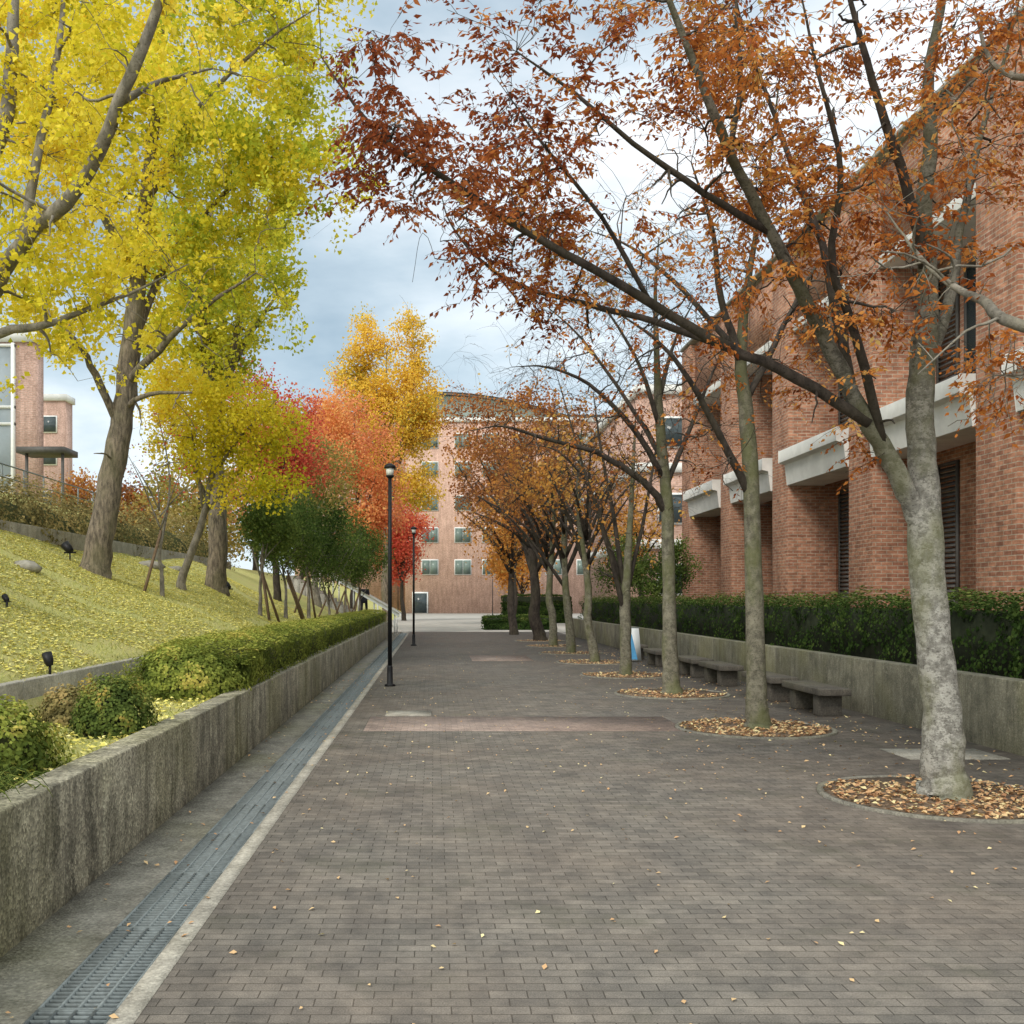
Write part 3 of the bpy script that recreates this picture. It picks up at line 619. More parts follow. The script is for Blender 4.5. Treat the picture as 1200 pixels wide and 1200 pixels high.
V=np.stack([np.stack([X-.006,Y,z],1),np.stack([X+.006,Y,z],1),np.stack([X+dx,Y+dy,z+h],1)],1); gm.add(V.reshape(-1,3),[np.arange(3*n).reshape(n,3)],rng.uniform(0,1,n))
tag(gm.build('grass',M['grass']),'short pale grass growing between the leaves on the slope','grass',None,'stuff')

# ------------------------------------------------------------ hedges, shrubs
def hedge(x0,x1,y0,y1,z0,z1,n,size,lm,core,label,cat='hedge',bump=.06,side='r',lowgap=0,rnd=.10):
    t=thing('hedge',label,cat,((x0+x1)/2,(y0+y1)/2,z0))
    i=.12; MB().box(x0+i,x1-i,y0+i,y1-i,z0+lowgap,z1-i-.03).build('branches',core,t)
    w_=x1-x0;h=z1-z0-lowgap; zz=z0+lowgap; A=np.array([w_*(y1-y0)*1.2,h*(y1-y0)*1.15,h*(y1-y0)*.3,w_*h,w_*h*.4]); k=rng.choice(5,n,p=A/A.sum())
    u=rng.uniform(0,1,n); v=rng.uniform(0,1,n)**1.6; X=x0+w_*u; Y=y0+(y1-y0)*v; Z=zz+h*rng.uniform(0,1,n)
    Nn=np.zeros((n,3))
    Z[k==0]=z1; Nn[k==0]=(0,0,1)
    fx=x0 if side=='r' else x1; bx=x1 if side=='r' else x0; sg=-1 if side=='r' else 1
    X[k==1]=fx; Nn[k==1]=(sg,0,0); X[k==2]=bx; Nn[k==2]=(-sg,0,0); Y[k==3]=y0; Nn[k==3]=(0,-1,0); Y[k==4]=y1; Nn[k==4]=(0,1,0)
    cx=(x0+x1)/2; cz=(z0+z1)/2
    C=np.stack([X,Y,Z],1)
    b=np.array([noise.noise(Vector(c)*1.9)+.5*noise.noise(Vector(c)*5) for c in C])
    C+=Nn*(b*bump*1.6-.03)[:,None]+rng.normal(size=C.shape)*.018
    e=np.clip((np.abs(C[:,0]-cx)/(w_/2)-.6)/.4,0,1)*np.clip((C[:,2]-cz)/(h/2),0,1); C[:,2]-=e*rnd
    e2=np.clip(1-(C[:,1]-y0)/.6,0,1)*np.clip((C[:,2]-z0)/h,0,1); C[:,2]-=e2**2*h*.35
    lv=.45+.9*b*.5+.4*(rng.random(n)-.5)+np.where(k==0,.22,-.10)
    m=MB(); leaves(m,C,size,lv,False,0,.4,Nn); m.build('foliage',lm,t); return t
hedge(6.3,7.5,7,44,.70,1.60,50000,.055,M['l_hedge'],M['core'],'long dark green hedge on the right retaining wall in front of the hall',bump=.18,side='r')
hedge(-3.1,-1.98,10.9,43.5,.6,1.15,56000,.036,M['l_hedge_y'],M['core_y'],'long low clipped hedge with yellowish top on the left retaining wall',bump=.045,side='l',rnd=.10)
hedge(2.6,6.2,53,55.5,0,.75,8000,.09,M['l_hedge'],M['core'],'low clipped green hedge block at the far end of the walkway',side='l')
hedge(4.6,9.2,68,70,.0,1.9,7000,.12,M['l_hedge'],M['core'],'taller dark hedge in front of the far building',side='l')
def shrub(name,label,cat,c,r,h,n,size,lm,core,group=None):
    t=thing(name,label,cat,c,group); d=rdir(n); d[:,2]=np.abs(d[:,2])*1.0
    b=np.array([noise.noise(Vector(k)*2.2+Vector(c)*1.3)+.5*noise.noise(Vector(k)*5+Vector(c)) for k in d])
    rad=(1+.22*b)*rng.uniform(.78,1.05,n)
    C=np.array(c)+d*np.array([r,r,h])*rad[:,None]
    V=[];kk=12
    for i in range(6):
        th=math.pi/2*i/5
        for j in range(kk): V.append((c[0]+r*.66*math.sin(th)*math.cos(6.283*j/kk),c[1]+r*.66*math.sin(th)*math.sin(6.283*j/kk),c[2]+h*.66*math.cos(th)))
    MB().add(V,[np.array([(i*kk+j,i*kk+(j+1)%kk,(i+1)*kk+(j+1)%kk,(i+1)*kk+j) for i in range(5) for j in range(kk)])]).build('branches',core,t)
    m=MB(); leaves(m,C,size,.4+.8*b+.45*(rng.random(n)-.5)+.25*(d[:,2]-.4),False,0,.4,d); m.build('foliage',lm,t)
shrub('shrub','rounded yellow-green shrub nearest the camera at the left edge on the wall','shrub',(-2.62,6.0,.58),.45,.42,6500,.03,M['l_hedge_y'],M['core_y'])
shrub('shrub','small rounded green shrub between edge shrub and the long clipped hedge','shrub',(-2.42,7.75,.58),.32,.44,6500,.026,M['l_hedge_m'],M['core'])
shrub('shrub','low reddish-green shrub just behind the nearest shrubs','shrub',(-2.95,8.4,.58),.30,.30,2600,.034,M['l_brush'],M['core_y'])
shrub('shrub','big rounded end bush of the clipped hedge on the left wall','shrub',(-2.62,10.8,.6),.66,.52,10500,.034,M['l_hedge_y'],M['core_y'])
t=thing('grass_tuft','dark strappy grass tuft hanging over the wall at the left edge','plant',(-2.25,5.15,.6)); m=MB(); PP=[];RR=[]
for k in range(260):
    a=rng.uniform(0,6.28); L=rng.uniform(.15,.34); o=np.array([-2.3+rng.normal()*.09,5.15+rng.normal()*.22,.6]); d=np.array([math.cos(a),math.sin(a),0]); tt=np.linspace(0,1,5)[:,None]
    PP.append(o+d*L*.7*tt+np.array([0,0,1])*L*(1.25*tt-1.15*tt**2)); RR.append([.004,.004,.0035,.003,.001])
m.tubes(PP,RR,3); m.lv=[rng.uniform(0,.9,sum(len(f) for f in m.Fq))]; m.build('blades',M['l_hedge_m'],t)
bl=['scrubby brown-green bush nearest the camera on the upper left bank','second scrubby bush from the camera on the upper left bank','third scrubby bush on the upper bank, behind the leaning ginkgo','fourth scrubby bush on the upper bank, right of the leaning ginkgo','fifth scrubby bush on the upper bank, behind the slender yellow ginkgo','sixth scrubby bush on the upper bank, behind the second ginkgo','seventh scrubby bush on the upper bank, mostly behind young trees','farthest scrubby bush on the upper bank']
for k,(x,y,r,h) in enumerate(((-9.4,16.5,1.3,1.5),(-9.5,19.2,1.4,1.7),(-9.6,22.2,1.5,1.6),(-9.8,25.4,1.5,1.7),(-9.8,28.8,1.6,1.8),(-9.9,32.4,1.7,1.9),(-9.8,36.5,1.8,2.0),(-10,41,2.0,2.2))):
    shrub('bush',bl[k],'bush',(x,y,2.75),r,h,5000,.07,M['l_brush'],M['core_y'],'scrubby bushes on the upper bank')

# ------------------------------------------------------------ trees on the right
def Q(px,py,Y,r): p=P(px,py,Y); return (p[0],p[1],p[2],r)
GR='autumn trees in round pits along the walkway'
T=Tree('zelkova_tree','large pale-trunked tree with rust leaves nearest the camera on the right','tree',(4.1,8.24,0),GR,M['bark_pale'],M['bark_dark'])
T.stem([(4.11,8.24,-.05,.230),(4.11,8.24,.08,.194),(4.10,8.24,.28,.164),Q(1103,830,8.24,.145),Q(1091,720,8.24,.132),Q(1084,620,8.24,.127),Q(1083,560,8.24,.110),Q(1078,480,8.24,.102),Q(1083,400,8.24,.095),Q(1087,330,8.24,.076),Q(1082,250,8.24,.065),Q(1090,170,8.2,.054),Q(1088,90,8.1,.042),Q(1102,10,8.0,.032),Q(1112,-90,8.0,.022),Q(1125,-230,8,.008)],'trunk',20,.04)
LM={}
def limb(k,tree,pts,mat=None): LM[k]=tree.stem([Q(*p) for p in pts],'limb',10,.14,mat=mat); return LM[k]
bp=M['bark_pale']
limb('a1',T,[(1086,650,8.26,.074),(1068,590,8.2,.080),(1040,535,8.12,.073),(1000,462,7.95,.062),(948,362,7.7,.051),(902,272,7.45,.043),(855,178,7.2,.035),(818,85,7.0,.027),(784,0,6.9,.020),(750,-90,6.8,.008)],bp)
limb('a2',T,[(1018,496,8.0,.044),(935,443,7.9,.043),(850,407,7.8,.039),(762,354,7.6,.035),(680,307,7.4,.031),(600,262,7.3,.026),(520,208,7.2,.021),(455,168,7.1,.016),(412,118,7,.011),(376,66,7,.005)])
limb('a3',T,[(850,407,7.8,.030),(770,378,8.0,.026),(690,357,8.2,.022),(610,335,8.4,.018),(560,302,8.5,.013),(528,262,8.6,.008),(518,232,8.6,.004)])
limb('a4',T,[(998,458,7.95,.044),(980,365,8.2,.038),(962,285,8.4,.031),(930,200,8.5,.024),(900,115,8.6,.017),(872,40,8.6,.011),(850,-60,8.6,.005)])
limb('r1',T,[(1081,440,8.24,.060),(1110,362,8.4,.046),(1126,265,8.6,.036),(1148,160,8.7,.025),(1180,60,8.8,.013),(1200,-30,8.8,.006)],bp)
limb('a6',T,[(1086,320,8.24,.05),(1062,220,8.0,.040),(1030,120,7.8,.031),(1003,25,7.6,.021),(980,-80,7.5,.009)])
limb('a7',T,[(902,272,7.45,.028),(825,226,7.2,.023),(742,168,7,.017),(672,108,6.9,.012),(605,60,6.8,.005)])
limb('a8',T,[(855,178,7.2,.022),(868,95,7.3,.017),(862,10,7.4,.011),(870,-60,7.5,.005)])
limb('a9',T,[(762,354,7.6,.021),(705,255,7.4,.016),(645,180,7.3,.012),(598,115,7.2,.005)])
limb('a10',T,[(1036,528,8.1,.041),(1005,400,7.7,.034),(975,310,7.4,.028),(985,200,7.1,.021),(960,90,6.9,.013),(940,0,6.8,.006)])
T.branches(line_targets([LM[k] for k in ('a1','a2','a3','a4','a6','a7','a8','a9','a10','r1')],150,np.array([.42,.5,.38]),.3),.013,.004,.06,.12,3)
up=[LM[k] for k in ('a1','a7','a8','a9','a4','a6','a10','r1','a4','a9')]
tg=np.vstack([line_targets(up,1350,np.array([.48,.6,.42]),.35),line_targets([LM['a2']],290,np.array([.26,.4,.18]),.3),line_targets([LM['a3']],50,np.array([.2,.35,.13]),.3)])
tg=np.vstack([tg,ell_targets([(4.0,8.4,7.6,3.0,2.6,1.6)],130,-.1,.5,3.)])
# foliage sits in flat layers with open air between them
keep=np.array([noise.noise(Vector((p[0]*.95,p[1]*.95,p[2]*2.3)))>.06 for p in tg]); tg=tg[keep]
ppx=508+1200*tg[:,0]/tg[:,1]; tg=tg[ppx>395]
tw=T.twigs(tg,.005,.0018,.04,.12,1.3,sub=4,subL=.28)
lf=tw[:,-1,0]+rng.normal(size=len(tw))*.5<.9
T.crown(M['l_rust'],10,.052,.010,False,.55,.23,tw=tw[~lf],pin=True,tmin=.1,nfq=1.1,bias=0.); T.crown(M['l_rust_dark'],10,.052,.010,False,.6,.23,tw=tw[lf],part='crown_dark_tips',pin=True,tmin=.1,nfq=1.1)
# neighbour outside the frame
T0=Tree('zelkova_tree','tree just outside the right edge whose grey branch reaches into view','tree',(4.2,4.2,0),GR,M['bark_pale'],M['bark_grey'])
T0.stem([(4.2,4.2,-.05,.25),(4.2,4.2,.2,.2),(4.2,4.2,1.5,.17),(4.2,4.25,3.0,.14),(4.15,4.3,4.5,.09),(4.2,4.4,6.5,.02)],'trunk',14,.03)
LA=T0.stem([(4.2,4.25,2.6,.06),(3.75,4.8,2.75,.042),Q(1200,382,5.1,.030),Q(1150,352,5.4,.024),Q(1105,328,5.7,.016),Q(1065,285,6,.010),Q(1040,250,6.1,.004)],'limb',10,.15)
LB_=T0.stem([(4.2,4.3,3.4,.05),(4.1,5.0,4.2,.04),Q(1190,90,6.3,.02),Q(1140,10,6.6,.006)],'limb',8,.15)
LC_=T0.stem([(4.2,4.3,2.4,.03),(4.0,5.0,2.6,.022),Q(1230,440,5.8,.012),Q(1165,440,6.1,.005)],'limb',8,.15)
T0.branches(line_targets([LA,LB_,LC_],26,.3,.4),.010,.004,.05,.12,2)
T0.twigs(np.vstack([line_targets([LB_],70,.35,.5),line_targets([LC_],34,.12,.75),line_targets([LA],12,.2,.6)]),.005,.002,.04,.12,1.,sub=3,subL=.2)
T0.crown(M['l_rust'],9,.045,.012,False,.6,.24,pin=True,tmin=.1)

# second
T=Tree('zelkova_tree','slim greenish-trunked tree, second along the right side','tree',(3.95,12.6,0),GR,M['bark_green'],M['bark_dark'])
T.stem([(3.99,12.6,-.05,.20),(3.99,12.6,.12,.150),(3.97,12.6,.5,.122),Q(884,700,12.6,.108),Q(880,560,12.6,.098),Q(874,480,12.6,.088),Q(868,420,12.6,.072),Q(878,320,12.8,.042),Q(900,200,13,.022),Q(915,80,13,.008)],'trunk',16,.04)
a=[T.stem([Q(*p) for p in l],'limb',8,.12) for l in ([(878,580,12.6,.055),(848,520,12.5,.045),(808,445,12.3,.032),(765,395,12.2,.02),(720,365,12.1,.007)],[(870,430,12.6,.055),(845,350,12.4,.04),(835,270,12.2,.026),(810,190,12,.008)],[(874,470,12.6,.045),(910,400,12.9,.035),(945,330,13.2,.024),(985,270,13.4,.008)],[(870,420,12.6,.045),(800,340,13,.03),(740,290,13.3,.018),(690,270,13.5,.005)])]
T.branches(line_targets(a,60,.5,.4),.014,.005,.08,.12,3); T.twigs(line_targets(a,320,.6,.4),.006,.002,.05,.12,1.5,sub=3,subL=.3); T.crown(M['l_rust'],6,.062,.02,False,.6,.25,pin=True,tmin=.1,tw=T.tw[rng.random(len(T.tw))<.45])
# third
T=Tree('zelkova_tree','arching tree with thin brown foliage, third along the right side','tree',(4.0,17.2,0),GR,M['bark_green'],M['bark_dark'])
T.stem([(4.0,17.2,-.05,.22),(4.0,17.2,.12,.165),(3.98,17.2,.6,.130),Q(784,690,17.2,.113),Q(781,580,17.2,.10),Q(773,500,17.2,.08),Q(770,420,17.2,.054),Q(768,340,17.3,.03),Q(772,280,17.3,.008)],'trunk',14,.05)
a=[T.stem([Q(*p) for p in l],'limb',8,.15) for l in ([(781,600,17.2,.07),(755,565,17.1,.058),(700,530,17,.045),(640,515,16.9,.031),(590,500,16.8,.018),(550,505,16.8,.005)],[(778,560,17.2,.06),(740,500,17,.045),(690,450,16.8,.03),(640,430,16.6,.018),(600,430,16.5,.005)],[(781,570,17.2,.05),(805,510,17.4,.038),(830,450,17.6,.025),(850,400,17.8,.008)],[(773,500,17.2,.045),(750,430,17,.03),(715,370,16.9,.018),(680,340,16.8,.005)],[(772,470,17.2,.045),(790,400,17.3,.026),(815,350,17.4,.008)],[(778,540,17.2,.05),(735,470,17.6,.034),(680,395,17.9,.02),(630,350,18,.005)])]
T.branches(line_targets(a,120,.55,.3),.016,.005,.1,.14,3); T.twigs(line_targets(a,800,.6,.25),.007,.0025,.07,.14,1.6,sub=2,subL=.35); tw=T.tw; lo=tw[:,-1,2]<CH+(VY-470)/F*17.2
T.crown(M['l_brown'],6,.07,.03,False,.6,.3,tw=tw[lo][::6],pin=True)
# fourth
T=Tree('zelkova_tree','many-stemmed thin tree with yellow-orange leaves, fourth along the right side','tree',(4.02,21.4,0),GR,M['bark_green'],M['bark_dark'])
T.stem([(4.02,21.4,-.05,.18),(4.02,21.4,.2,.13),Q(733,740,21.4,.115),Q(733,690,21.4,.105),Q(738,620,21.4,.065),Q(742,550,21.4,.04),Q(745,480,21.4,.01)],'trunk',12,.05)
a=[T.stem([Q(*p) for p in l],'limb',7,.15) for l in ([(733,720,21.4,.06),(712,640,21.2,.05),(690,570,21,.033),(655,530,20.8,.02),(620,520,20.7,.006)],[(733,700,21.4,.06),(720,610,21.4,.045),(705,530,21.5,.028),(695,460,21.5,.01)],[(733,700,21.4,.055),(752,620,21.6,.04),(765,550,21.8,.028),(775,490,22,.01)],[(733,690,21.4,.045),(700,600,22,.035),(670,500,22.4,.02),(650,430,22.6,.006)])]
T.branches(line_targets(a,80,.5,.3),.016,.006,.1,.14,3); T.twigs(line_targets(a,420,.6,.3),.008,.003,.06,.14,1.6,sub=2,subL=.35); T.crown(M['l_orange'],5,.075,.04,False,.5,.32,tw=T.tw[::4])
for i,(y,lm,cz,rr,per,kp) in enumerate(((25.8,'l_orange',4.8,2.2,5,.4),(30.2,'l_brown',5.0,2.6,9,.4),(34.6,'l_brown',5.4,2.9,11,.45),(39.0,'l_brown',5.6,3.1,13,.55))):
    x=4.05; gtree('zelkova_tree',['thin orange-leaved tree, fifth along the right side','brown-leaved tree, sixth along the right side','brown-leaved tree with spreading crown, seventh along the right side','dark-trunked orange tree, eighth and last of the row on the right'][i],'tree',(x,y,0),[(x-.3,y,cz,rr,rr,rr*.8),(x-1.5,y,cz-.3,rr*.7,rr*.7,rr*.5)],[.12,.14,.15,.25][i],M['bark_green'] if i<3 else M['bark_dark'],M[lm],80,560,per,.095,.12,GR,fork=1.9,seed=i*3.1,limbs=11,limbbark=M['bark_dark'],thr=-.12,twr=.012,keep=kp)
gtree('maple_tree','deep orange tree just beyond the row, left of the last pit','tree',(3.6,46,0),[(3.4,46,4.8,2.8,3.0,2.3)],.2,M['bark_dark'],M['l_orange'],50,360,16,.13,.2,None,fork=2.2,seed=9.,limbs=8,keep=.6,twr=.012)
gtree('maple_tree','brown-red tree rising behind the row against the far building','tree',(4.4,58,0),[(4.6,58,9.4,4.2,3.6,3.8),(2.2,58,11.8,2.0,1.8,2.2),(6.6,58,12.4,3.0,2,2.2)],.25,M['bark_dark'],M['l_brown'],90,760,20,.15,.28,None,fork=3,seed=5.,thr=-.1,limbs=9,maxlen=2.4,keep=.8,twr=.014)
gtree('maple_tree','yellow-orange tree low in front of the far building','tree',(7.2,82,0),[(7,82,4.6,2.8,2.8,3)],.2,M['bark_dark'],M['l_orange'],30,300,24,.2,.28,None,fork=1.5,seed=7.,maxlen=2.5)
gtree('maple_tree','orange tree behind the right hedge past the hall','tree',(8.6,42,.6),[(8.4,42,4.6,2.3,2.3,2.2)],.15,M['bark_dark'],M['l_orange'],30,300,14,.12,.18,None,fork=2,seed=8.,keep=.6)
gtree('evergreen_tree','dark green layered evergreen behind the hedge beside the hall columns','tree',(7.7,33.5,.68),[(7.7,33.5,2.6,1.0,1.0,.8),(7.3,33,1.9,.9,.9,.4),(8.0,33.5,3.3,.5,.5,.35)],.09,M['bark_dark'],M['l_green'],30,300,24,.07,.1,None,fork=1.6,seed=2.)
gtree('evergreen_tree','rounded green evergreen behind the hedge left of the layered one','tree',(7.0,38,.68),[(7.0,38,2.8,1.5,1.5,1.2)],.09,M['bark_dark'],M['l_green'],30,300,22,.08,.16,None,fork=1.6,seed=4.,keep=.7)

# ------------------------------------------------------------ trees on the left
hz=lambda x,y: float(H(x,y))
bx,by=-5.9,12.0
T=Tree('ginkgo_tree','huge yellow ginkgo at the left edge with pale branches crossing the top corner','tree',(bx,by,hz(bx,by)),'ginkgo trees on the slope',M['bark_ginkgo'],M['bark_grey'])
b0=hz(bx,by)
T.stem([(bx,by,b0-.2,.36),(bx,by,b0+.3,.28),(bx+.02,by,3.2,.25),(bx+.1,by,5,.2),(bx,by,8,.13),(bx,by,11,.03)],'trunk',16,.04)
a=[T.stem([Q(*p) for p in l],'limb',10,.15) for l in ([(-65,430,12,.12),(-10,340,11.5,.10),(35,272,11.0,.086),(90,222,10.6,.075),(140,120,10.2,.063),(188,0,10.,.046),(225,-110,9.9,.02)],[(25,285,11.1,.06),(45,180,11.2,.05),(68,60,11.4,.036),(80,-60,11.6,.015)],[(-70,420,12,.08),(0,390,11.6,.055),(55,380,11.6,.04),(105,362,11.8,.03),(165,338,12,.016),(220,310,12,.006)],[(-60,300,12,.1),(0,160,11.5,.085),(14,60,11.5,.07),(18,-80,11.5,.03)],[(140,120,10.2,.04),(190,95,10.6,.026),(250,80,11.,.01)])]
els=[(-5.3,12.9,8.6,2.6,2.4,3.4),(-4.3,12.4,7.2,1.7,1.7,1.6),(-4.7,12.4,5.4,1.5,1.6,.9)]
T.branches(np.vstack([line_targets(a,60,.5,.2),ell_targets(els,60)]),.025,.007)
tg=np.vstack([line_targets(a,230,np.array([.5,.6,.4]),.2),ell_targets(els,800,-.3,.8,1.)])
tg=tg[np.array([noise.noise(Vector((p[0]*.9,p[1]*.9,p[2]*1.9)))>-.12 for p in tg])]
tw=T.twigs(tg,.008,.003,.03,.10,1.3); T.crown(M['l_ginkgo'],32,.062,.06,True,.2,.5,nfq=.9)
b=hit(112,672); Yg=b[1]
T=Tree('ginkgo_tree','big leaning ginkgo with full yellow crown on the left slope','tree',tuple(b),'ginkgo trees on the slope',M['bark_ginkgo'],M['bark_ginkgo'])
T.stem([(b[0],b[1],b[2]-.3,.40),(b[0],b[1],b[2]+.2,.30),Q(124,600,Yg,.25),Q(138,520,Yg,.22),Q(150,440,Yg,.20),Q(160,340,Yg,.16),Q(175,200,Yg,.12),Q(190,60,Yg,.07),Q(195,-80,Yg,.02)],'trunk',16,.08)
a=[T.stem([Q(*p) for p in l],'limb',9,.15) for l in ([(140,500,Yg,.09),(112,440,Yg-.5,.07),(90,400,Yg-1,.05),(40,360,Yg-1.4,.02)],[(148,450,Yg,.1),(185,410,Yg-.6,.07),(240,360,Yg-1,.045),(300,320,Yg-1.2,.015)],[(155,400,Yg,.10),(200,300,Yg+.6,.07),(270,220,Yg+1,.045),(340,170,Yg+1.2,.015)],[(160,330,Yg,.1),(110,230,Yg-.8,.07),(60,130,Yg-1.2,.02)],[(170,240,Yg,.09),(230,130,Yg-.8,.06),(310,50,Yg-1.2,.025),(370,10,Yg-1.3,.01)],[(142,480,Yg,.06),(175,462,Yg-.4,.045),(225,460,Yg-.8,.02)])]
c=lambda px,py,dy,rx,rz:(*P(px,py,Yg+dy),rx,rx,rz)
els=[c(170,130,0,3.6,3.4),c(310,90,0,2.0,2.6),c(340,225,-.3,1.8,1.2),c(245,325,0,2.2,1.4),c(90,370,0,2.0,1.2),c(290,385,-.5,1.2,.8),c(370,10,0,1.7,1.2)]
T.branches(np.vstack([line_targets(a,60,.6,.3),ell_targets(els,150)]),.03,.008)
tg=ell_targets(els,2700,-.3,.75,2.,.42); tg=tg[np.array([noise.noise(Vector((p[0]*.65,p[1]*.65,p[2]*1.4)))>-.10 for p in tg])]
T.twigs(tg,.009,.003,.02,.10,1.6)
tw=T.tw; gmask=(tw[:,-1,0]>b[0]+1.6)&(rng.random(len(tw))<.75)
T.crown(M['l_ginkgo'],30,.088,.095,True,.2,.5,tw=tw[~gmask],nfq=.8); T.crown(M['l_ginkgo_green'],30,.088,.095,True,.2,.5,tw=tw[gmask],part='crown_green_side',nfq=.8)
def onslope(px,Y): x=(px-VX)/F*Y; return (x,Y,hz(x,Y))
b=onslope(253,27); gtree('ginkgo_tree','straight grey-trunked ginkgo with yellow-green crown behind the leaning one','tree',b,[(*P(255,290,27),2.3,2.4,3.4),(*P(225,420,27),1.9,1.8,1.4)],.28,M['bark_ginkgo'],M['l_ginkgo_green'],70,750,26,.11,.13,'ginkgo trees on the slope',fork=5.0,fan=True,seed=6.)
b=onslope(213,23.5); gtree('ginkgo_tree','slender pale-trunked young ginkgo with bright yellow low crown','tree',b,[(*P(262,500,23),1.9,1.5,1.3),(*P(305,575,22.5),1.2,.9,.6),(*P(185,450,23.5),1.2,1.0,1.0)],.10,M['bark_grey'],M['l_ginkgo'],60,620,28,.08,.12,'ginkgo trees on the slope',fork=3.4,fan=True,seed=1.,thr=-.15)
b=onslope(190,21); gtree('young_tree','thin nearly bare young tree with reddish twigs in front of the slope trees','tree',b,[(*P(185,540,21),.9,.8,1.3)],.045,M['bark_grey'],M['l_red'],20,90,3,.05,.08,None,fork=2.6,stakes=1)
b=onslope(325,36); gtree('maple_tree','vivid red maple behind the yellow ginkgo','tree',b,[(*P(322,505,36),1.8,1.6,1.9),(*P(285,475,36),1.1,1.1,1.3),(*P(345,545,36),1.4,1.1,1.3)],.13,M['bark_dark'],M['l_red'],60,460,20,.10,.26,None,fork=3.6,seed=3.,thr=-.08,fr=.9)
b=onslope(372,41); gtree('maple_tree','olive and orange tree between the red maple and coral maple','tree',b,[(*P(366,575,41),2.0,1.8,2.2),(*P(340,610,41),1.5,1.5,1.5)],.14,M['bark_grey'],M['l_olive'],60,520,20,.11,.28,None,fork=2.8,seed=11.,fr=.9)
b=onslope(415,47); gtree('maple_tree','tall coral orange maple left of the tall far ginkgo','tree',b,[(*P(415,550,47),2.2,2,3.0),(*P(440,600,47),1.7,1.4,2.3),(*P(395,500,47),1.7,1.4,1.7),(*P(425,620,47),1.6,1.4,1.6)],.15,M['bark_dark'],M['l_coral'],80,860,24,.12,.30,None,fork=2.6,seed=12.,thr=-.06,fr=.9)
b=onslope(345,50); gtree('maple_tree','coral maple further behind, above the olive tree','tree',b,[(*P(375,515,50),2.4,2,1.7),(*P(340,530,50),2.4,2,2.0),(*P(395,485,50),1.4,1.4,1.3)],.15,M['bark_dark'],M['l_coral'],60,560,24,.13,.32,None,fork=4.0,seed=15.,thr=-.06,fr=.9)
b=(-2.7,60,0); gtree('ginkgo_tree','tall golden ginkgo towering in the middle distance left of the walkway','tree',b,[(*P(453,480,60),3.1,2.2,4.4),(*P(415,450,60),1.6,1.5,2.4),(*P(428,400,60),1.2,1.1,2.0),(*P(480,405,60),1.3,1.2,2.1),(*P(494,480,60),1.4,1.4,2.8),(*P(440,545,60),1.8,1.6,2.0),(*P(485,570,60),1.6,1.5,2.0)],.28,M['bark_ginkgo'],M['l_ginkgo_far'],130,1350,26,.15,.26,None,fork=5.0,fan=True,seed=13.,thr=-.14,maxlen=2.2,limbs=9,fr=.7)
b=(-2.2,76,0); gtree('maple_tree','crimson maple below the tall golden ginkgo','tree',b,[(*P(468,630,76),2.2,2.2,3.4)],.18,M['bark_dark'],M['l_red'],40,360,24,.18,.34,None,fork=2,seed=14.)
names=['first young evergreen with leaning stakes, nearest on the slope right of the ginkgos','second young evergreen with stakes on the slope','third young evergreen with stakes, rounder and darker','fourth young evergreen with stakes, above the clipped hedge','fifth young evergreen with stakes near the stairway','last young evergreen beside the stairway']
for k,(px,Y,py,r,rz) in enumerate(((305,26,622,.9,.85),(335,29,630,1.05,.9),(362,32,622,1.3,1.4),(385,35,640,1.35,1.3),(405,38,645,1.35,1.3),(422,42,650,1.3,1.2))):
    b=onslope(px,Y); gtree('evergreen_tree',names[k],'tree',b,[(*P(px,py,Y),r,r,rz)],.05,M['bark_grey'],M['l_green'],40,360,24,.068,.16,'young staked evergreens on the slope',fork=b[2]+.8,stakes=3,seed=k*1.7,fr=.9)
for k,(px,Y,py,r,lm,l) in enumerate(((235,60,600,4.,'l_olive','broad olive tree far behind the slope ginkgos'),(150,62,620,3.0,'l_brown','brown tree far behind the leaning ginkgo'),(300,66,560,4.2,'l_coral','orange tree far behind the red maple'),(98,75,590,2.2,'l_brown','small brownish tree beside the distant canopy'))):
    b=onslope(px,Y); gtree('background_tree',l,'tree',b,[(*P(px,py,Y),r,r,r*.9)],.2,M['bark_dark'],M[lm],40,350,[24,24,24,12][k],.2,.4,None,fork=b[2]+2,seed=k*2.2,maxlen=3)

# ------------------------------------------------------------ person on the stairs
def skinned(name,V,E,R,mat,parent):
    me=bpy.data.meshes.new(name); off=WL[parent.name]; me.from_pydata([tuple(np.array(v)-off) for v in V],E,[]); o=bpy.data.objects.new(name,me); COL.objects.link(o); o.parent=parent
    me.materials.append(mat); o.modifiers.new('s','SKIN')
    for i,sv in enumerate(me.skin_vertices[0].data): sv.radius=(R[i],R[i]*.8); sv.use_root=(i==0)
    ss=o.modifiers.new('ss','SUBSURF'); ss.levels=1; ss.render_levels=2; WL[o.name]=off; return o
px_,py_,pz=-3.12,46.0,.66
t=thing('person','person in dark clothes walking on the stairway beside the hedge','person',(px_,py_,pz))
J=lambda x,y,z:(px_+x,py_+y,pz+z)
V=[J(0,0,.92),J(0,0,1.15),J(0,0,1.35),J(0,0,1.46),J(.01,-.01,1.58),J(.01,-.01,1.64),J(-.17,0,1.36),J(-.22,.05,1.1),J(-.2,-.08,.88),J(.17,0,1.36),J(.22,-.05,1.1),J(.2,-.16,.9),J(-.09,0,.88),J(-.11,-.08,.48),J(-.1,.06,.06),J(-.1,-.08,.03),J(.09,0,.88),J(.11,.12,.48),J(.1,.16,.06),J(.1,.04,.03)]
E=[(0,1),(1,2),(2,3),(3,4),(4,5),(2,6),(6,7),(7,8),(2,9),(9,10),(10,11),(0,12),(12,13),(13,14),(14,15),(0,16),(16,17),(17,18),(18,19)]
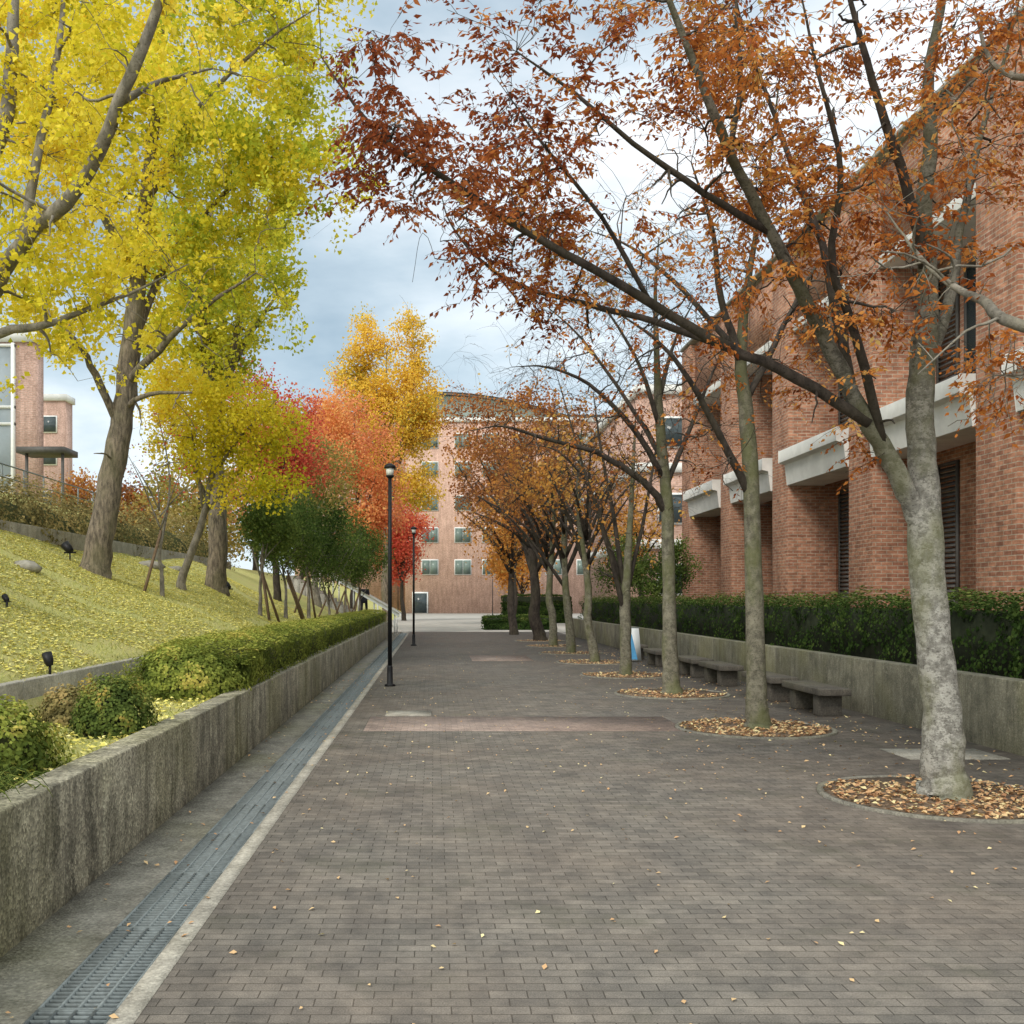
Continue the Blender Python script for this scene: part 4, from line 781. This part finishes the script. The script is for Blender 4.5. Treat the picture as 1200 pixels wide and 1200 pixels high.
Rr=[.13,.13,.14,.055,.095,.085,.06,.045,.035,.06,.045,.035,.08,.06,.045,.04,.08,.06,.045,.04]
skinned('body',V,E,Rr,M['skin'],t)
skinned('coat',[V[i] for i in (0,1,2,6,7,9,10)]+[J(0,0,.75)],[(0,1),(1,2),(2,3),(3,4),(2,5),(5,6),(0,7)],[.17,.165,.165,.085,.065,.085,.065,.17],M['cloth'],t)
skinned('trousers',[V[0]]+V[12:15]+V[16:19],[(0,1),(1,2),(2,3),(0,4),(4,5),(5,6)],[.14,.1,.075,.06,.1,.075,.06],M['cloth'],t)
skinned('hair',[J(.01,.03,1.64),J(.01,.03,1.68)],[(0,1)],[.1,.085],M['hair'],t)

# ------------------------------------------------------------ world, sun, camera
W=bpy.data.worlds.new('World'); S.world=W; W.use_nodes=True; nt=W.node_tree
for n in list(nt.nodes): nt.nodes.remove(n)
out=nt.nodes.new('ShaderNodeOutputWorld'); bg=nt.nodes.new('ShaderNodeBackground')
sky=nt.nodes.new('ShaderNodeTexSky'); sky.sky_type='NISHITA'; sky.sun_disc=False; el,ro=math.radians(42),math.radians(215); sky.sun_elevation=el; sky.sun_rotation=ro
sk=mix(nt,1.,sky.outputs[0],(.10,.10,.10),'MULTIPLY')
tc=nt.nodes.new('ShaderNodeTexCoord'); mp=nt.nodes.new('ShaderNodeMapping'); mp.inputs['Scale'].default_value=(1,1,2.6); mp.inputs['Location'].default_value=(.35,.1,.2); nt.links.new(tc.outputs['Generated'],mp.inputs[0])
n1=tnoise(nt,mp.outputs[0],2.6,7,.52); n2=tnoise(nt,mp.outputs[0],1.1,4,.5)
cl=ramp(nt,n1,[(.34,(.29,.39,.47)),(.46,(.44,.54,.61)),(.55,(.62,.70,.75)),(.68,(.84,.87,.89))])
cl=mix(nt,1.,cl,ramp(nt,n2,[(.35,(.85,.87,.9)),(.65,(1.10,1.09,1.08))]),'MULTIPLY')
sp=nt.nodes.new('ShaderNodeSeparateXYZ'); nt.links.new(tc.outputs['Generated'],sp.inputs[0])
hzn=ramp(nt,sp.outputs[2],[(0.0,(1.15,1.13,1.12)),(.28,(1.0,1.0,1.0)),(.55,(.92,.93,.95)),(.75,(1.3,1.26,1.18))]); cl=mix(nt,1.,cl,hzn,'MULTIPLY')  # paler horizon; the zenith, out of view, is brightened as added fill light
# unseen sky behind the camera is brightened and warmed to light the scene
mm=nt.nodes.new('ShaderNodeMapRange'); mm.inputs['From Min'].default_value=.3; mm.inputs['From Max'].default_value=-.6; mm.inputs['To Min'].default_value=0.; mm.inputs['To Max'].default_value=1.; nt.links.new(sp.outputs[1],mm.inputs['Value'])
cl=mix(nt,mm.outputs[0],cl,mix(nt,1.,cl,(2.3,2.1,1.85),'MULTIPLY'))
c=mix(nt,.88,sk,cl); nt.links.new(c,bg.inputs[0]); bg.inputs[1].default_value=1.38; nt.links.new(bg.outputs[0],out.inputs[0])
sl=bpy.data.lights.new('sun','SUN'); sl.energy=2.0; sl.angle=math.radians(20); sl.color=(1,.93,.83); so=bpy.data.objects.new('sun',sl); COL.objects.link(so)
dv=Vector((math.sin(ro)*math.cos(el),math.cos(ro)*math.cos(el),math.sin(el))); so.rotation_euler=dv.to_track_quat('Z','Y').to_euler()
cam=bpy.data.cameras.new('camera'); co=bpy.data.objects.new('camera',cam); COL.objects.link(co); co.location=(0,0,CH); co.rotation_euler=(math.radians(90),0,0)
cam.sensor_width=36; cam.lens=36; cam.shift_x=(600-VX)/1200; cam.shift_y=(VY-600)/1200; cam.clip_end=4000; cam.clip_start=.05
S.camera=co
S.view_settings.view_transform='Standard'; S.view_settings.look='None'; S.view_settings.exposure=0
